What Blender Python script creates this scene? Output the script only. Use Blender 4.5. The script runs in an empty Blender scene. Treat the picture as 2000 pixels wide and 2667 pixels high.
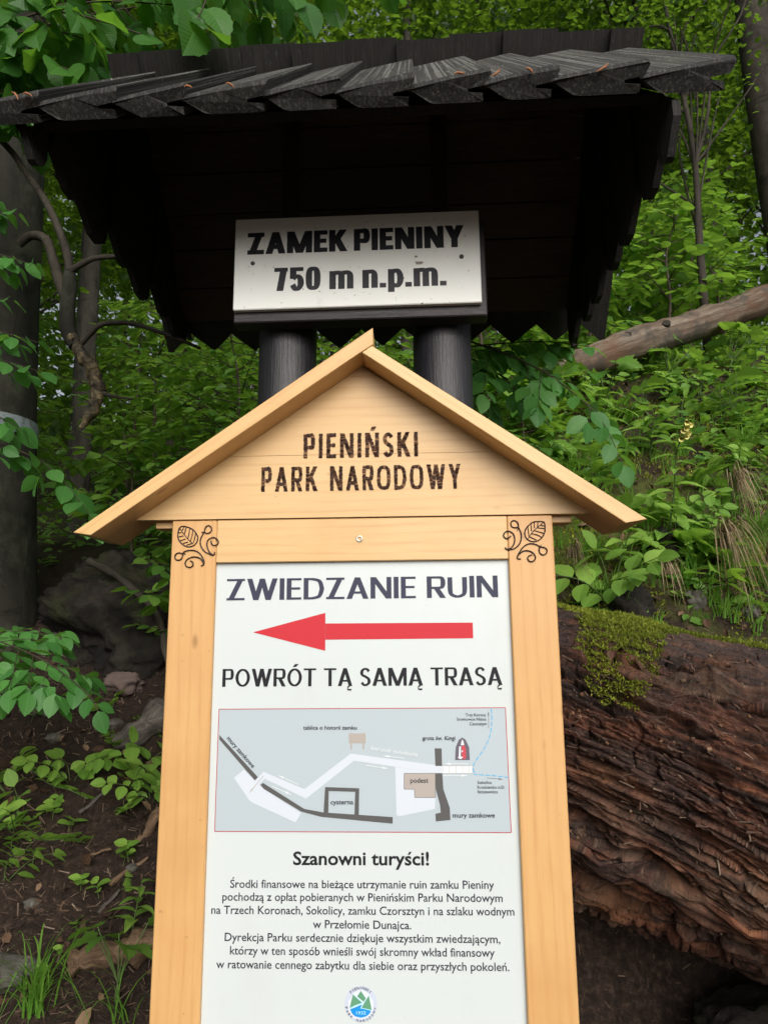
import bpy, math, random
import numpy as np
from mathutils import Vector, Matrix

# ---------------------------------------------------------------- camera, world, sun, exposure
scene = bpy.context.scene
COL = scene.collection
random.seed(7)
rng = np.random.default_rng(11)
R = math.radians

cam_data = bpy.data.cameras.new("camera")
cam_data.sensor_fit = 'VERTICAL'
cam_data.sensor_height = 36.0
cam_data.lens = 24.0
cam_data.clip_start = 0.02
cam_data.clip_end = 400.0
cam = bpy.data.objects.new("camera", cam_data)
COL.objects.link(cam)
pitch, roll = R(10.314), R(-0.517)
fwd = Vector((0, math.cos(pitch), math.sin(pitch)))
up0 = Vector((0, -math.sin(pitch), math.cos(pitch)))
rt0 = Vector((1, 0, 0))
rt = math.cos(roll) * rt0 + math.sin(roll) * up0
up = -math.sin(roll) * rt0 + math.cos(roll) * up0
M = Matrix.Identity(4)
for i in range(3):
    M[i][0] = rt[i]; M[i][1] = up[i]; M[i][2] = -fwd[i]
M[2][3] = 1.6
cam.matrix_world = M
cam_data.dof.use_dof = True
cam_data.dof.focus_distance = 1.9
cam_data.dof.aperture_fstop = 11.0
scene.camera = cam

SUN_AZ, SUN_EL = R(167), R(30)      # azimuth clockwise from +Y: behind the viewer
world = bpy.data.worlds.new("World")
scene.world = world
world.use_nodes = True
wn = world.node_tree
wn.nodes.clear()
sky = wn.nodes.new('ShaderNodeTexSky')
sky.sky_type = 'NISHITA'
sky.sun_disc = False
sky.sun_elevation = SUN_EL
sky.sun_rotation = SUN_AZ
sky.air_density = 1.0
sky.dust_density = 6.0
sky.ozone_density = 0.6
bg = wn.nodes.new('ShaderNodeBackground')
bg.inputs['Strength'].default_value = 0.15
wo = wn.nodes.new('ShaderNodeOutputWorld')
pale = wn.nodes.new('ShaderNodeHueSaturation')        # thin overcast: the blue is washed out
pale.inputs['Saturation'].default_value = 0.35
wn.links.new(sky.outputs[0], pale.inputs['Color'])
wn.links.new(pale.outputs[0], bg.inputs[0])
wn.links.new(bg.outputs[0], wo.inputs[0])

sun_data = bpy.data.lights.new("sun", 'SUN')
sun_data.energy = 1.85
sun_data.angle = R(60)
sun_data.color = (1.0, 0.97, 0.93)
sun = bpy.data.objects.new("sun", sun_data)
COL.objects.link(sun)
sdir = Vector((math.sin(SUN_AZ) * math.cos(SUN_EL), math.cos(SUN_AZ) * math.cos(SUN_EL), math.sin(SUN_EL)))
sun.rotation_euler = sdir.to_track_quat('Z', 'Y').to_euler()

scene.view_settings.view_transform = 'Standard'
scene.view_settings.look = 'None'
scene.view_settings.gamma = 1.0
scene.view_settings.exposure = -0.08
scene.cycles.use_denoising = True
scene.cycles.max_bounces = 8
scene.cycles.transparent_max_bounces = 8
scene.cycles.transmission_bounces = 6

# ---------------------------------------------------------------- noise (numpy Perlin)
_perm = np.random.default_rng(3).permutation(256)
_perm = np.concatenate([_perm, _perm, _perm])
_grad = np.random.default_rng(4).normal(size=(256, 3))
_grad /= np.linalg.norm(_grad, axis=1)[:, None]

def perlin(x, y, z):
    x, y, z = np.broadcast_arrays(np.asarray(x, float), np.asarray(y, float), np.asarray(z, float))
    xi, yi, zi = np.floor(x).astype(int), np.floor(y).astype(int), np.floor(z).astype(int)
    xf, yf, zf = x - xi, y - yi, z - zi
    u, v, w = [t * t * t * (t * (t * 6 - 15) + 10) for t in (xf, yf, zf)]
    out = 0
    for a in (0, 1):
        for b in (0, 1):
            for c in (0, 1):
                h = _perm[_perm[_perm[(xi + a) & 255] + ((yi + b) & 255)] + ((zi + c) & 255)]
                g = _grad[h]
                d = g[..., 0] * (xf - a) + g[..., 1] * (yf - b) + g[..., 2] * (zf - c)
                out = out + d * (u if a else 1 - u) * (v if b else 1 - v) * (w if c else 1 - w)
    return out * 1.5

def fbm(x, y, z, o=4):
    s, a, f = 0, 1.0, 1.0
    for i in range(o):
        s = s + a * perlin(x * f + 13.1 * i, y * f + 7.7 * i, z * f + 3.3 * i)
        a *= .5; f *= 2.03
    return s

def sstep(a, b, x):
    t = np.clip((np.asarray(x, float) - a) / (b - a), 0, 1)
    return t * t * (3 - 2 * t)

def ground_base(x, y):
    x = np.asarray(x, float); y = np.asarray(y, float)
    t = y - 1.95
    k = sstep(-.6, 1.3, x)
    y1 = 2.05 + 2.2 * k
    s1 = .84 + .11 * k
    soft = .12 * np.logaddexp(0, t / .12)
    over = .3 * np.logaddexp(0, (t - y1) / .3)
    far = np.maximum(y - 34, 0)
    h = s1 * soft - (s1 - .36) * over - .30 * far
    h = h + .34 * k * sstep(2.65, 3.2, y)
    h = h - .42 * sstep(.35, .7, x) * sstep(1.95, 2.15, y) * sstep(2.95, 2.6, y)
    return h

def ground(x, y):
    x = np.asarray(x, float); y = np.asarray(y, float)
    h = ground_base(x, y)
    amp = .35 + .65 * sstep(1.7, 2.5, y)
    return h + amp * (.075 * fbm(x * 1.1, y * 1.1, .5, 3) + .03 * fbm(x * 5, y * 5, 2.5, 3))
#ENDNP
def gz(x, y):
    return float(ground(x, y))

# ---------------------------------------------------------------- mesh builder
class MB:
    def __init__(s):
        s.v, s.f, s.m, s.uv, s.n = [], [], [], [], 0
    def add(s, verts, faces, mat=0, uv=None):
        verts = np.asarray(verts, float).reshape(-1, 3)
        if isinstance(faces, np.ndarray):
            s.f.append(faces + s.n); s.m.append(np.full(len(faces), mat))
        else:
            by = {}
            for q in faces: by.setdefault(len(q), []).append(q)
            for q in by.values():
                a = np.array(q); s.f.append(a + s.n); s.m.append(np.full(len(a), mat))
        s.v.append(verts)
        s.uv.append(np.zeros((len(verts), 2)) if uv is None else np.asarray(uv, float))
        s.n += len(verts)
        return s
    def box(s, x0, x1, y0, y1, z0, z1, mat=0, c=0.0):
        if c <= 0:
            v = [(x, y, z) for x in (x0, x1) for y in (y0, y1) for z in (z0, z1)]
            return s.add(v, [(0, 1, 3, 2), (4, 6, 7, 5), (0, 4, 5, 1), (2, 3, 7, 6), (0, 2, 6, 4), (1, 5, 7, 3)], mat)
        # bevelled box: 24 vertices
        v, idx = [], {}
        for sx in (0, 1):
            for sy in (0, 1):
                for sz in (0, 1):
                    X, Y, Z = (x0, x1)[sx], (y0, y1)[sy], (z0, z1)[sz]
                    dx, dy, dz = (c if sx == 0 else -c), (c if sy == 0 else -c), (c if sz == 0 else -c)
                    idx[(sx, sy, sz)] = len(v)
                    v += [(X, Y + dy, Z + dz), (X + dx, Y, Z + dz), (X + dx, Y + dy, Z)]
        f = []
        I = lambda a, b, d, k: idx[(a, b, d)] + k
        for a in (0, 1):
            f.append((I(a, 0, 0, 0), I(a, 0, 1, 0), I(a, 1, 1, 0), I(a, 1, 0, 0)))
            f.append((I(0, a, 0, 1), I(0, a, 1, 1), I(1, a, 1, 1), I(1, a, 0, 1)))
            f.append((I(0, 0, a, 2), I(0, 1, a, 2), I(1, 1, a, 2), I(1, 0, a, 2)))
            for b in (0, 1):
                f.append((I(a, b, 0, 0), I(a, b, 1, 0), I(a, b, 1, 1), I(a, b, 0, 1)))
                f.append((I(a, 0, b, 0), I(a, 1, b, 0), I(a, 1, b, 2), I(a, 0, b, 2)))
                f.append((I(0, a, b, 1), I(1, a, b, 1), I(1, a, b, 2), I(0, a, b, 2)))
                for d in (0, 1):
                    f.append((I(a, b, d, 0), I(a, b, d, 1), I(a, b, d, 2)))
        return s.add(v, f, mat)
    def prism(s, poly, y0, y1, mat=0, axis='y'):
        """polygon in the two other axes, extruded along axis"""
        n = len(poly)
        def P(a, b, t):
            return (a, t, b) if axis == 'y' else ((t, a, b) if axis == 'x' else (a, b, t))
        v = [P(a, b, y0) for a, b in poly] + [P(a, b, y1) for a, b in poly]
        f = [tuple(range(n)), tuple(range(2 * n - 1, n - 1, -1))]
        f += [(i, i + n, (i + 1) % n + n, (i + 1) % n) for i in range(n)]
        return s.add(v, f, mat)
    def tube(s, path, rad, seg=8, mat=0, caps=True, bump=0.0, flat=None):
        path = np.asarray(path, float); n = len(path)
        rad = np.broadcast_to(np.asarray(rad, float), (n,))
        T = np.gradient(path, axis=0); T /= np.linalg.norm(T, axis=1)[:, None] + 1e-12
        ref = np.array([0, 0, 1.0]) if abs(T[0][2]) < .8 else np.array([1.0, 0, 0])
        A = np.cross(T[0], ref); A /= np.linalg.norm(A)
        rings = []
        ang = np.linspace(0, 2 * np.pi, seg, endpoint=False)
        for i in range(n):
            A = A - T[i] * (A @ T[i]); A /= np.linalg.norm(A) + 1e-12
            B = np.cross(T[i], A)
            ring = np.cos(ang)[:, None] * A + np.sin(ang)[:, None] * B
            r = rad[i]
            if bump:
                q = path[i] + ring * r
                k = 1 + bump * fbm(q[:, 0] / r * .6, q[:, 1] / r * .6, q[:, 2] / r * .25, 3)
                ring = ring * k[:, None]
            rings.append(path[i] + ring * r)
        v = np.concatenate(rings)
        a = np.arange(n - 1)[:, None] * seg; b = np.arange(seg)[None]; b2 = (b + 1) % seg
        f = np.stack([a + b, a + b2, a + seg + b2, a + seg + b], -1).reshape(-1, 4)
        uv = np.stack([np.tile(ang / 6.2832, n), np.repeat(np.linspace(0, 1, n), seg)], -1)
        s.add(v, f, mat, uv)
        if caps:
            s.add(rings[0], [tuple(range(seg))[::-1]], mat); s.add(rings[-1], [tuple(range(seg))], mat)
        return s
    def mesh(s, name, mats, smooth=False):
        me = bpy.data.meshes.new(name)
        V = np.concatenate(s.v); me.vertices.add(len(V)); me.vertices.foreach_set('co', V.ravel())
        tot = np.concatenate([np.full(len(a), a.shape[1]) for a in s.f])
        lv = np.concatenate([a.ravel() for a in s.f])
        me.loops.add(len(lv)); me.loops.foreach_set('vertex_index', lv.astype(np.int32))
        me.polygons.add(len(tot))
        me.polygons.foreach_set('loop_start', np.concatenate([[0], np.cumsum(tot)[:-1]]).astype(np.int32))
        me.polygons.foreach_set('material_index', np.concatenate(s.m).astype(np.int32))
        me.update(calc_edges=True)
        uvl = me.uv_layers.new(name='UVMap')
        uvl.data.foreach_set('uv', np.concatenate(s.uv)[lv].ravel())
        for m in (mats if isinstance(mats, (list, tuple)) else [mats]): me.materials.append(m)
        me.polygons.foreach_set('use_smooth', np.full(len(tot), bool(smooth)))
        me.validate()
        return me
    def obj(s, name, mats, parent=None, smooth=False, loc=None, rot=None):
        o = bpy.data.objects.new(name, s.mesh(name, mats, smooth)); COL.objects.link(o)
        if parent: o.parent = parent
        if loc is not None: o.location = loc
        if rot is not None: o.rotation_euler = rot
        return o

def tag(o, label=None, cat=None, group=None, kind=None):
    if label: o['label'] = label
    if cat: o['category'] = cat
    if group: o['group'] = group
    if kind: o['kind'] = kind
    return o

def thing(name, label, cat, loc=(0, 0, 0), rz=0.0, group=None):
    o = bpy.data.objects.new(name, None); COL.objects.link(o)
    o.empty_display_size = .1
    o.location = loc; o.rotation_euler = (0, 0, rz)
    return tag(o, label, cat, group)

def dup(root, label, loc, rz=0.0, sc=1.0, tilt=(0, 0), group=None):
    r = root.copy(); COL.objects.link(r)
    r.location = loc; r.rotation_euler = (tilt[0], tilt[1], rz); r.scale = (sc, sc, sc)
    r['label'] = label
    if group: r['group'] = group
    for ch in list(root.children):
        c = ch.copy(); COL.objects.link(c); c.parent = r
        for g in list(ch.children):
            d = g.copy(); COL.objects.link(d); d.parent = c
    return r

# ---------------------------------------------------------------- materials
class Mat:
    def __init__(s, name, rough=.6, spec=.4):
        s.m = bpy.data.materials.new(name); s.m.use_nodes = True
        s.t = s.m.node_tree; s.t.nodes.clear()
        s.b = s.n('ShaderNodeBsdfPrincipled'); s.o = s.n('ShaderNodeOutputMaterial')
        s.l(s.b.outputs[0], s.o.inputs[0])
        s.b.inputs['Roughness'].default_value = rough
        s.b.inputs['Specular IOR Level'].default_value = spec
    def n(s, t, **k):
        x = s.t.nodes.new(t)
        for a, b in k.items(): setattr(x, a, b)
        return x
    def l(s, a, b): s.t.links.new(a, b)
    def base(s, c):
        if isinstance(c, (tuple, list)): s.b.inputs['Base Color'].default_value = (*c[:3], 1)
        else: s.l(c, s.b.inputs['Base Color'])
        return s
    def coord(s, kind='Object', scale=(1, 1, 1), rot=(0, 0, 0), loc=(0, 0, 0)):
        c = s.n('ShaderNodeTexCoord'); m = s.n('ShaderNodeMapping')
        m.inputs['Scale'].default_value = scale; m.inputs['Rotation'].default_value = rot; m.inputs['Location'].default_value = loc
        s.l(c.outputs[kind], m.inputs[0]); return m.outputs[0]
    def noise(s, co, scale=5, detail=6, rough=.6, dist=0.0):
        x = s.n('ShaderNodeTexNoise'); s.l(co, x.inputs['Vector'])
        x.inputs['Scale'].default_value = scale; x.inputs['Detail'].default_value = detail
        x.inputs['Roughness'].default_value = rough; x.inputs['Distortion'].default_value = dist
        return x.outputs['Fac']
    def voro(s, co, scale=5, feature='F1', out='Distance'):
        x = s.n('ShaderNodeTexVoronoi', feature=feature); s.l(co, x.inputs['Vector']); x.inputs['Scale'].default_value = scale
        return x.outputs[out]
    def ramp(s, fac, stops):
        x = s.n('ShaderNodeValToRGB'); s.l(fac, x.inputs[0])
        e = x.color_ramp.elements
        while len(e) < len(stops): e.new(.5)
        for el, (p, c) in zip(e, stops):
            el.position = p; el.color = (*c[:3], 1) if isinstance(c, (tuple, list)) else (c, c, c, 1)
        return x.outputs[0]
    def mix(s, fac, a, b, mode='MIX'):
        x = s.n('ShaderNodeMix', data_type='RGBA', blend_type=mode)
        for k, val in ((0, fac), (6, a), (7, b)):
            if isinstance(val, (int, float)): x.inputs[k].default_value = val
            elif isinstance(val, (tuple, list)): x.inputs[k].default_value = (*val[:3], 1)
            else: s.l(val, x.inputs[k])
        return x.outputs[2]
    def math(s, op, a, b=None):
        x = s.n('ShaderNodeMath', operation=op)
        for k, val in ((0, a), (1, b)):
            if val is None: continue
            if isinstance(val, (int, float)): x.inputs[k].default_value = val
            else: s.l(val, x.inputs[k])
        return x.outputs[0]
    def bump(s, h, strength=.4, dist=.01):
        x = s.n('ShaderNodeBump'); x.inputs['Strength'].default_value = strength; x.inputs['Distance'].default_value = dist
        s.l(h, x.inputs['Height']); s.l(x.outputs[0], s.b.inputs['Normal']); return s
    def island(s):
        return s.n('ShaderNodeNewGeometry').outputs['Random Per Island']

def plain(name, c, rough=.5, spec=.4):
    return Mat(name, rough, spec).base(c).m

def pine_wood(name, rot=(0, 0, 0), seed=0.0, tone=(1, 1, 1)):
    """planed spruce board, grain along the object's local X"""
    m = Mat(name, .42, .45)
    co = m.coord('Object', rot=rot, loc=(seed, seed * .37, seed * .71))
    st = m.n('ShaderNodeMapping'); m.l(co, st.inputs[0]); st.inputs['Scale'].default_value = (1.2, 22, 22)
    ring = m.n('ShaderNodeMapping'); m.l(co, ring.inputs[0])
    ring.inputs['Rotation'].default_value = (.3, .09, .06); ring.inputs['Scale'].default_value = (.8, 6.5, 6.5)
    wv = m.n('ShaderNodeTexWave', wave_type='RINGS', rings_direction='X'); m.l(ring.outputs[0], wv.inputs[0])
    wv.inputs['Scale'].default_value = 2.2; wv.inputs['Distortion'].default_value = 3.2; wv.inputs['Detail'].default_value = 2; wv.inputs['Detail Scale'].default_value = 1.2
    fib = m.noise(st.outputs[0], 6, 5, .65)
    big = m.noise(co, 3.0, 3, .5)
    c = m.ramp(wv.outputs['Fac'], [(0, (.63, .375, .175)), (.75, (.615, .36, .165)), (1, (.565, .315, .138))])
    c = m.mix(m.ramp(fib, [(.3, 0), (.75, 1)]), c, (.67, .42, .205))
    c = m.mix(m.math('MULTIPLY', m.ramp(big, [(.4, 0), (.75, 1)]), .45), c, (.54, .28, .105))
    sp = m.n('ShaderNodeMapping'); m.l(co, sp.inputs[0]); sp.inputs['Scale'].default_value = (5, 11, 11)
    vd = m.voro(sp.outputs[0], 1.0)
    knot = m.ramp(vd, [(.045, 1), (.11, 0)])
    c = m.mix(m.math('MULTIPLY', knot, .55), c, (.22, .10, .035))
    blot = m.ramp(m.noise(co, 1.7, 5, .65), [(.50, 0), (.72, .55)])
    c = m.mix(blot, c, (.50, .27, .11))
    c = m.mix(m.math('MULTIPLY', m.ramp(m.noise(co, 70, 3, .6), [(.70, 0), (.76, 1)]), .35), c, (.20, .11, .05))
    c = m.mix(1.0, c, tone, 'MULTIPLY')
    m.base(c)
    m.bump(m.math('ADD', m.math('MULTIPLY', fib, .5), m.math('MULTIPLY', wv.outputs['Fac'], .2)), .12, .002)
    return m.m

def tar_wood(name, rot=(0, 0, 0), lichen=0.0, tint=(.011, .0085, .008), rough=.55, along=1.3):
    """dark stained weathered plank, grain along local Y unless rotated"""
    m = Mat(name, rough, .5)
    co = m.coord('Object', rot=rot)
    st = m.n('ShaderNodeMapping'); m.l(co, st.inputs[0]); st.inputs['Scale'].default_value = (26, along, 26)
    g = m.noise(st.outputs[0], 4.5, 6, .7, .4)
    c = m.ramp(g, [(.3, tuple(t * .6 for t in tint)), (.62, tint), (.8, tuple(t * 2.6 + .004 for t in tint))])
    if lichen:
        patch = m.ramp(m.noise(co, 2.2, 4, .6), [(.36, 0), (.62, 1)])
        cs = m.n('ShaderNodeMapping'); m.l(co, cs.inputs[0]); cs.inputs['Scale'].default_value = (1, .35, 1)
        sp = m.ramp(m.noise(cs.outputs[0], 100, 3, .6), [(.63, 0), (.67, 1)])
        gl = m.ramp(m.noise(st.outputs[0], 6.5, 2.0, .5, .3), [(.53, 0), (.61, 1)])
        c = m.mix(m.math('MULTIPLY', gl, .85 * lichen), c, (.125, .125, .118))
        c = m.mix(m.math('MULTIPLY', m.ramp(m.noise(co, 5, 4, .7), [(.45, 0), (.7, 1)]), .45 * lichen), c, (.05, .05, .035))
        c = m.mix(m.math('MULTIPLY', m.math('MULTIPLY', sp, patch), .85 * lichen), c, (.27, .29, .24))
    m.base(c)
    m.b.inputs['Roughness'].default_value = rough
    m.bump(m.math('ADD', g, m.math('MULTIPLY', m.noise(co, 60, 4, .7), .2)), .6, .005)
    return m.m

def leaf_mat(name, lo, hi, trans, tmix=.42, rough=.42, vein=False, bad=None):
    m = Mat(name, rough, .26)
    r = m.island()
    c = m.ramp(r, [(0, lo), (.8, hi)] + ([(.97, hi), (1.0, bad)] if bad else []))
    co = m.coord('Object')
    c = m.mix(m.ramp(m.noise(co, 1.3, 2), [(.35, 0), (.7, 1)]), c, lo)
    if vein:
        uv = m.n('ShaderNodeUVMap'); uv.uv_map = 'UVMap'
        sx = m.n('ShaderNodeSeparateXYZ'); m.l(uv.outputs[0], sx.inputs[0])
        ay = m.math('ABSOLUTE', sx.outputs[1])
        ph = m.math('SUBTRACT', sx.outputs[0], m.math('MULTIPLY', ay, .75))
        w = m.math('SINE', m.math('MULTIPLY', ph, 62.0))
        vn = m.math('GREATER_THAN', w, .9)
        mid = m.math('LESS_THAN', ay, .018)
        vm = m.math('MAXIMUM', vn, mid)
        c = m.mix(m.math('MULTIPLY', vm, .22), c, tuple(min(1, h * 1.7 + .02) for h in hi))
        m.bump(w, .15, .003)
    m.base(c)
    tr = m.n('ShaderNodeBsdfTranslucent'); 
    tc = m.ramp(r, [(0, tuple(t * .8 for t in trans)), (1, trans)])
    m.l(tc, tr.inputs[0])
    mx = m.n('ShaderNodeMixShader'); mx.inputs[0].default_value = tmix
    m.l(m.b.outputs[0], mx.inputs[1]); m.l(tr.outputs[0], mx.inputs[2]); m.l(mx.outputs[0], m.o.inputs[0])
    return m.m

def bark_mat(name, dark, light, scale=6.0, lichen=None, band=None):
    m = Mat(name, .85, .2)
    co = m.coord('Object', scale=(1, 1, .35))
    n1 = m.noise(co, scale, 7, .68, .5)
    c = m.ramp(n1, [(.32, dark), (.68, light)])
    c = m.mix(m.ramp(m.noise(m.coord('Object', scale=(1, 1, 2.5), loc=(3, 4, 1)), 4.5, 5, .7), [(.55, 0), (.68, .75)]), c, tuple(t * .5 for t in dark))
    if lichen:
        c = m.mix(m.math('MULTIPLY', m.ramp(m.noise(m.coord('Object'), 3.2, 5, .7), [(.5, 0), (.66, 1)]), .7), c, lichen)
    m.base(c); m.bump(n1, .7, .02)
    return m.m

def speck_mat(name, stops, rough=.85):
    """each separate chip gets its own tone"""
    m = Mat(name, rough, .25)
    c = m.ramp(m.island(), stops)
    n = m.noise(m.coord('Object'), 40, 4, .7)
    c = m.mix(m.math('MULTIPLY', n, .5), c, tuple(t * .35 for t in stops[0][1]))
    return m.base(c).m

MAT = {}

# ================================================================ lettering
def spline(pts, k=6, closed=False):
    P = [np.array(p, float) for p in pts]; n = len(P); out = []
    rng_ = range(n if closed else n - 1)
    for i in rng_:
        if closed: a, b, c, d = P[(i - 1) % n], P[i], P[(i + 1) % n], P[(i + 2) % n]
        else: a, b, c, d = P[max(i - 1, 0)], P[i], P[i + 1], P[min(i + 2, n - 1)]
        for j in range(k):
            t = j / k
            out.append(.5 * ((2 * b) + (-a + c) * t + (2 * a - 5 * b + 4 * c - d) * t * t + (-a + 3 * b - 3 * c + d) * t ** 3))
    if not closed: out.append(P[-1])
    else: out.append(out[0])
    return np.array(out)

def oval(n=28, e=2.0):
    t = np.linspace(0, 2 * np.pi, n + 1) + .3
    c, s = np.cos(t), np.sin(t)
    return np.stack([.5 + .5 * np.sign(c) * abs(c) ** (2 / e), .5 + .5 * np.sign(s) * abs(s) ** (2 / e)], -1)

def glyphs(e):
    """strokes: D diagonal/stem (x0,y0,x1,y1), H bar (x0,x1,y), C curve on the centre line box"""
    bowl = lambda y0, y1: [(0, y1), (.5, y1)] + [tuple(p) for p in spline([(.5, y1), (.88, y1 - .03 * (2.6 - e)), (1, (y0 + y1) / 2 + .12), (1, (y0 + y1) / 2 - .12), (.88, y0 + .03 * (2.6 - e)), (.5, y0)], 5)] + [(0, y0)]
    G = {
        'Z': (.72, [('H', 0, 1, 1), ('H', 0, 1, 0), ('D', .12, 0, .88, 1)]),
        'A': (.84, [('D', 0, 0, .5, 1), ('D', 1, 0, .5, 1), ('H', .2, .8, .27)]),
        'M': (1.08, [('D', 0, 0, 0, 1), ('D', 1, 0, 1, 1), ('D', .03, 1, .5, 0), ('D', .97, 1, .5, 0)]),
        'E': (.58, [('D', 0, 0, 0, 1), ('H', 0, 1, 1), ('H', 0, .92, .52), ('H', 0, 1, 0)]),
        'K': (.76, [('D', 0, 0, 0, 1), ('D', .12, .36, .95, 1), ('D', .38, .6, 1, 0)]),
        'P': (.68, [('D', 0, 0, 0, 1), ('C', bowl(.44, 1))]),
        'R': (.72, [('D', 0, 0, 0, 1), ('C', bowl(.46, 1)), ('D', .5, .48, 1, 0)]),
        'I': (.0, [('D', .5, 0, .5, 1)]),
        'N': (.82, [('D', 0, 0, 0, 1), ('D', 1, 0, 1, 1), ('D', .02, 1, .98, 0)]),
        'Y': (.76, [('D', 0, 1, .5, .42), ('D', 1, 1, .5, .42), ('D', .5, 0, .5, .46)]),
        'W': (1.2, [('D', 0, 1, .26, 0), ('D', .5, 1, .26, 0), ('D', .5, 1, .74, 0), ('D', 1, 1, .74, 0)]),
        'D': (.80, [('D', 0, 0, 0, 1), ('C', [(0, 1), (.4, 1)] + [tuple(p) for p in spline([(.4, 1), (.84, .9), (1, .6), (1, .4), (.84, .1), (.4, 0)], 5)] + [(0, 0)])]),
        'O': (.88, [('C', oval(30, e))]),
        'U': (.76, [('C', [(0, 1.0), (0, .4)] + [tuple(p) for p in spline([(0, .4), (.08, .12), (.5, 0), (.92, .12), (1, .4)], 6)] + [(1, 1.0)])]),
        'T': (.74, [('H', 0, 1, 1), ('D', .5, 0, .5, 1)]),
        'S': (.64, [('C', [tuple(p) for p in spline([(.97, .84), (.72, .98), (.35, .99), (.05, .86), (.08, .64), (.5, .52), (.93, .37), (.97, .14), (.65, .01), (.3, .01), (.02, .15)], 5)])]),
        '7': (.66, [('H', 0, 1, 1), ('D', .9, .97, .38, 0)]),
        '5': (.70, [('H', 0.06, .96, 1), ('D', .06, .5, .06, 1), ('C', [tuple(p) for p in spline([(0.03, .5), (.3, .61), (.75, .6), (1, .42), (.98, .16), (.7, .0), (.3, .0), (.0, .2)], 5)])]),
        '0': (.72, [('C', oval(30, e + .4))]),
        'm': (1.16, [('D', 0, 0, 0, .78), ('C2', .0, .5, .78), ('C2', .5, 1., .78)]),
        'n': (.74, [('D', 0, 0, 0, .78), ('C2', 0, 1, .78)]),
        'p': (.74, [('D', 0, -.2, 0, .78), ('C3', 0, 1, .78)]),
        '.': (0, [('D', .5, 0, .5, .2)]),
    }
    return G

def ribbon_pts(st, w, tv, th):
    """left and right edge of a stroke in glyph units (cap height 1, width w)"""
    def cx(x): return tv / 2 + x * (w - tv)
    def cy(y): return th / 2 + y * (1 - th)
    k = st[0]
    if k == 'D':
        _, x0, y0, x1, y1 = st
        n = 14
        t = np.linspace(0, 1, n)
        X = cx(x0) + (cx(x1) - cx(x0)) * t; Y = y0 + (y1 - y0) * t
        sl = abs(cx(x1) - cx(x0)) / max(abs(y1 - y0), 1e-3)
        h = tv / 2 * min(1.18, (1 + .35 * sl))
        return np.stack([X - h, Y], -1), np.stack([X + h, Y], -1)
    if k == 'H':
        _, x0, x1, y = st
        t = np.linspace(x0 * w, x1 * w, 10)
        Y = np.full(10, cy(y))
        return np.stack([t, Y - th / 2], -1), np.stack([t, Y + th / 2], -1)
    if k == 'C2':
        _, x0, x1, xh = st
        pts = [(x0, .5)] + [(x0 + (x1 - x0) * a, b) for a, b in ((.08, xh - th * .75), (.35, xh - th * .5), (.7, xh - th * .5), (.95, xh - th * .9), (1, xh - th * 1.9))] + [(x1, .3), (x1, 0)]
        pts = [(cx(a), b) for a, b in pts]
        P = spline(pts, 4)
    elif k == 'C3':
        _, x0, x1, xh = st
        pts = [(0, xh - th * .9), (.35, xh - th * .5), (.75, xh - th * .55), (1, xh - th * 1.6), (1, th * 1.5), (.75, th * .5), (.35, th * .5), (0, th * .9)]
        P = spline([(cx(a), b) for a, b in pts], 5)
    else:
        P = np.array([(cx(a), cy(b)) for a, b in st[1]])
    T = np.gradient(P, axis=0)
    if np.allclose(P[0], P[-1]):
        T[0] = T[-1] = P[1] - P[-2]
    T /= np.linalg.norm(T, axis=1)[:, None] + 1e-9
    N = np.stack([-T[:, 1], T[:, 0]], -1)
    hw = (tv * abs(T[:, 1]) + th * abs(T[:, 0])) / (abs(T[:, 1]) + abs(T[:, 0])) / 2
    return P - N * hw[:, None], P + N * hw[:, None]

ACC = {'Ń': ('N', 'a'), 'Ó': ('O', 'a'), 'Ą': ('A', 'o'), 'Ś': ('S', 'a')}

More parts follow.
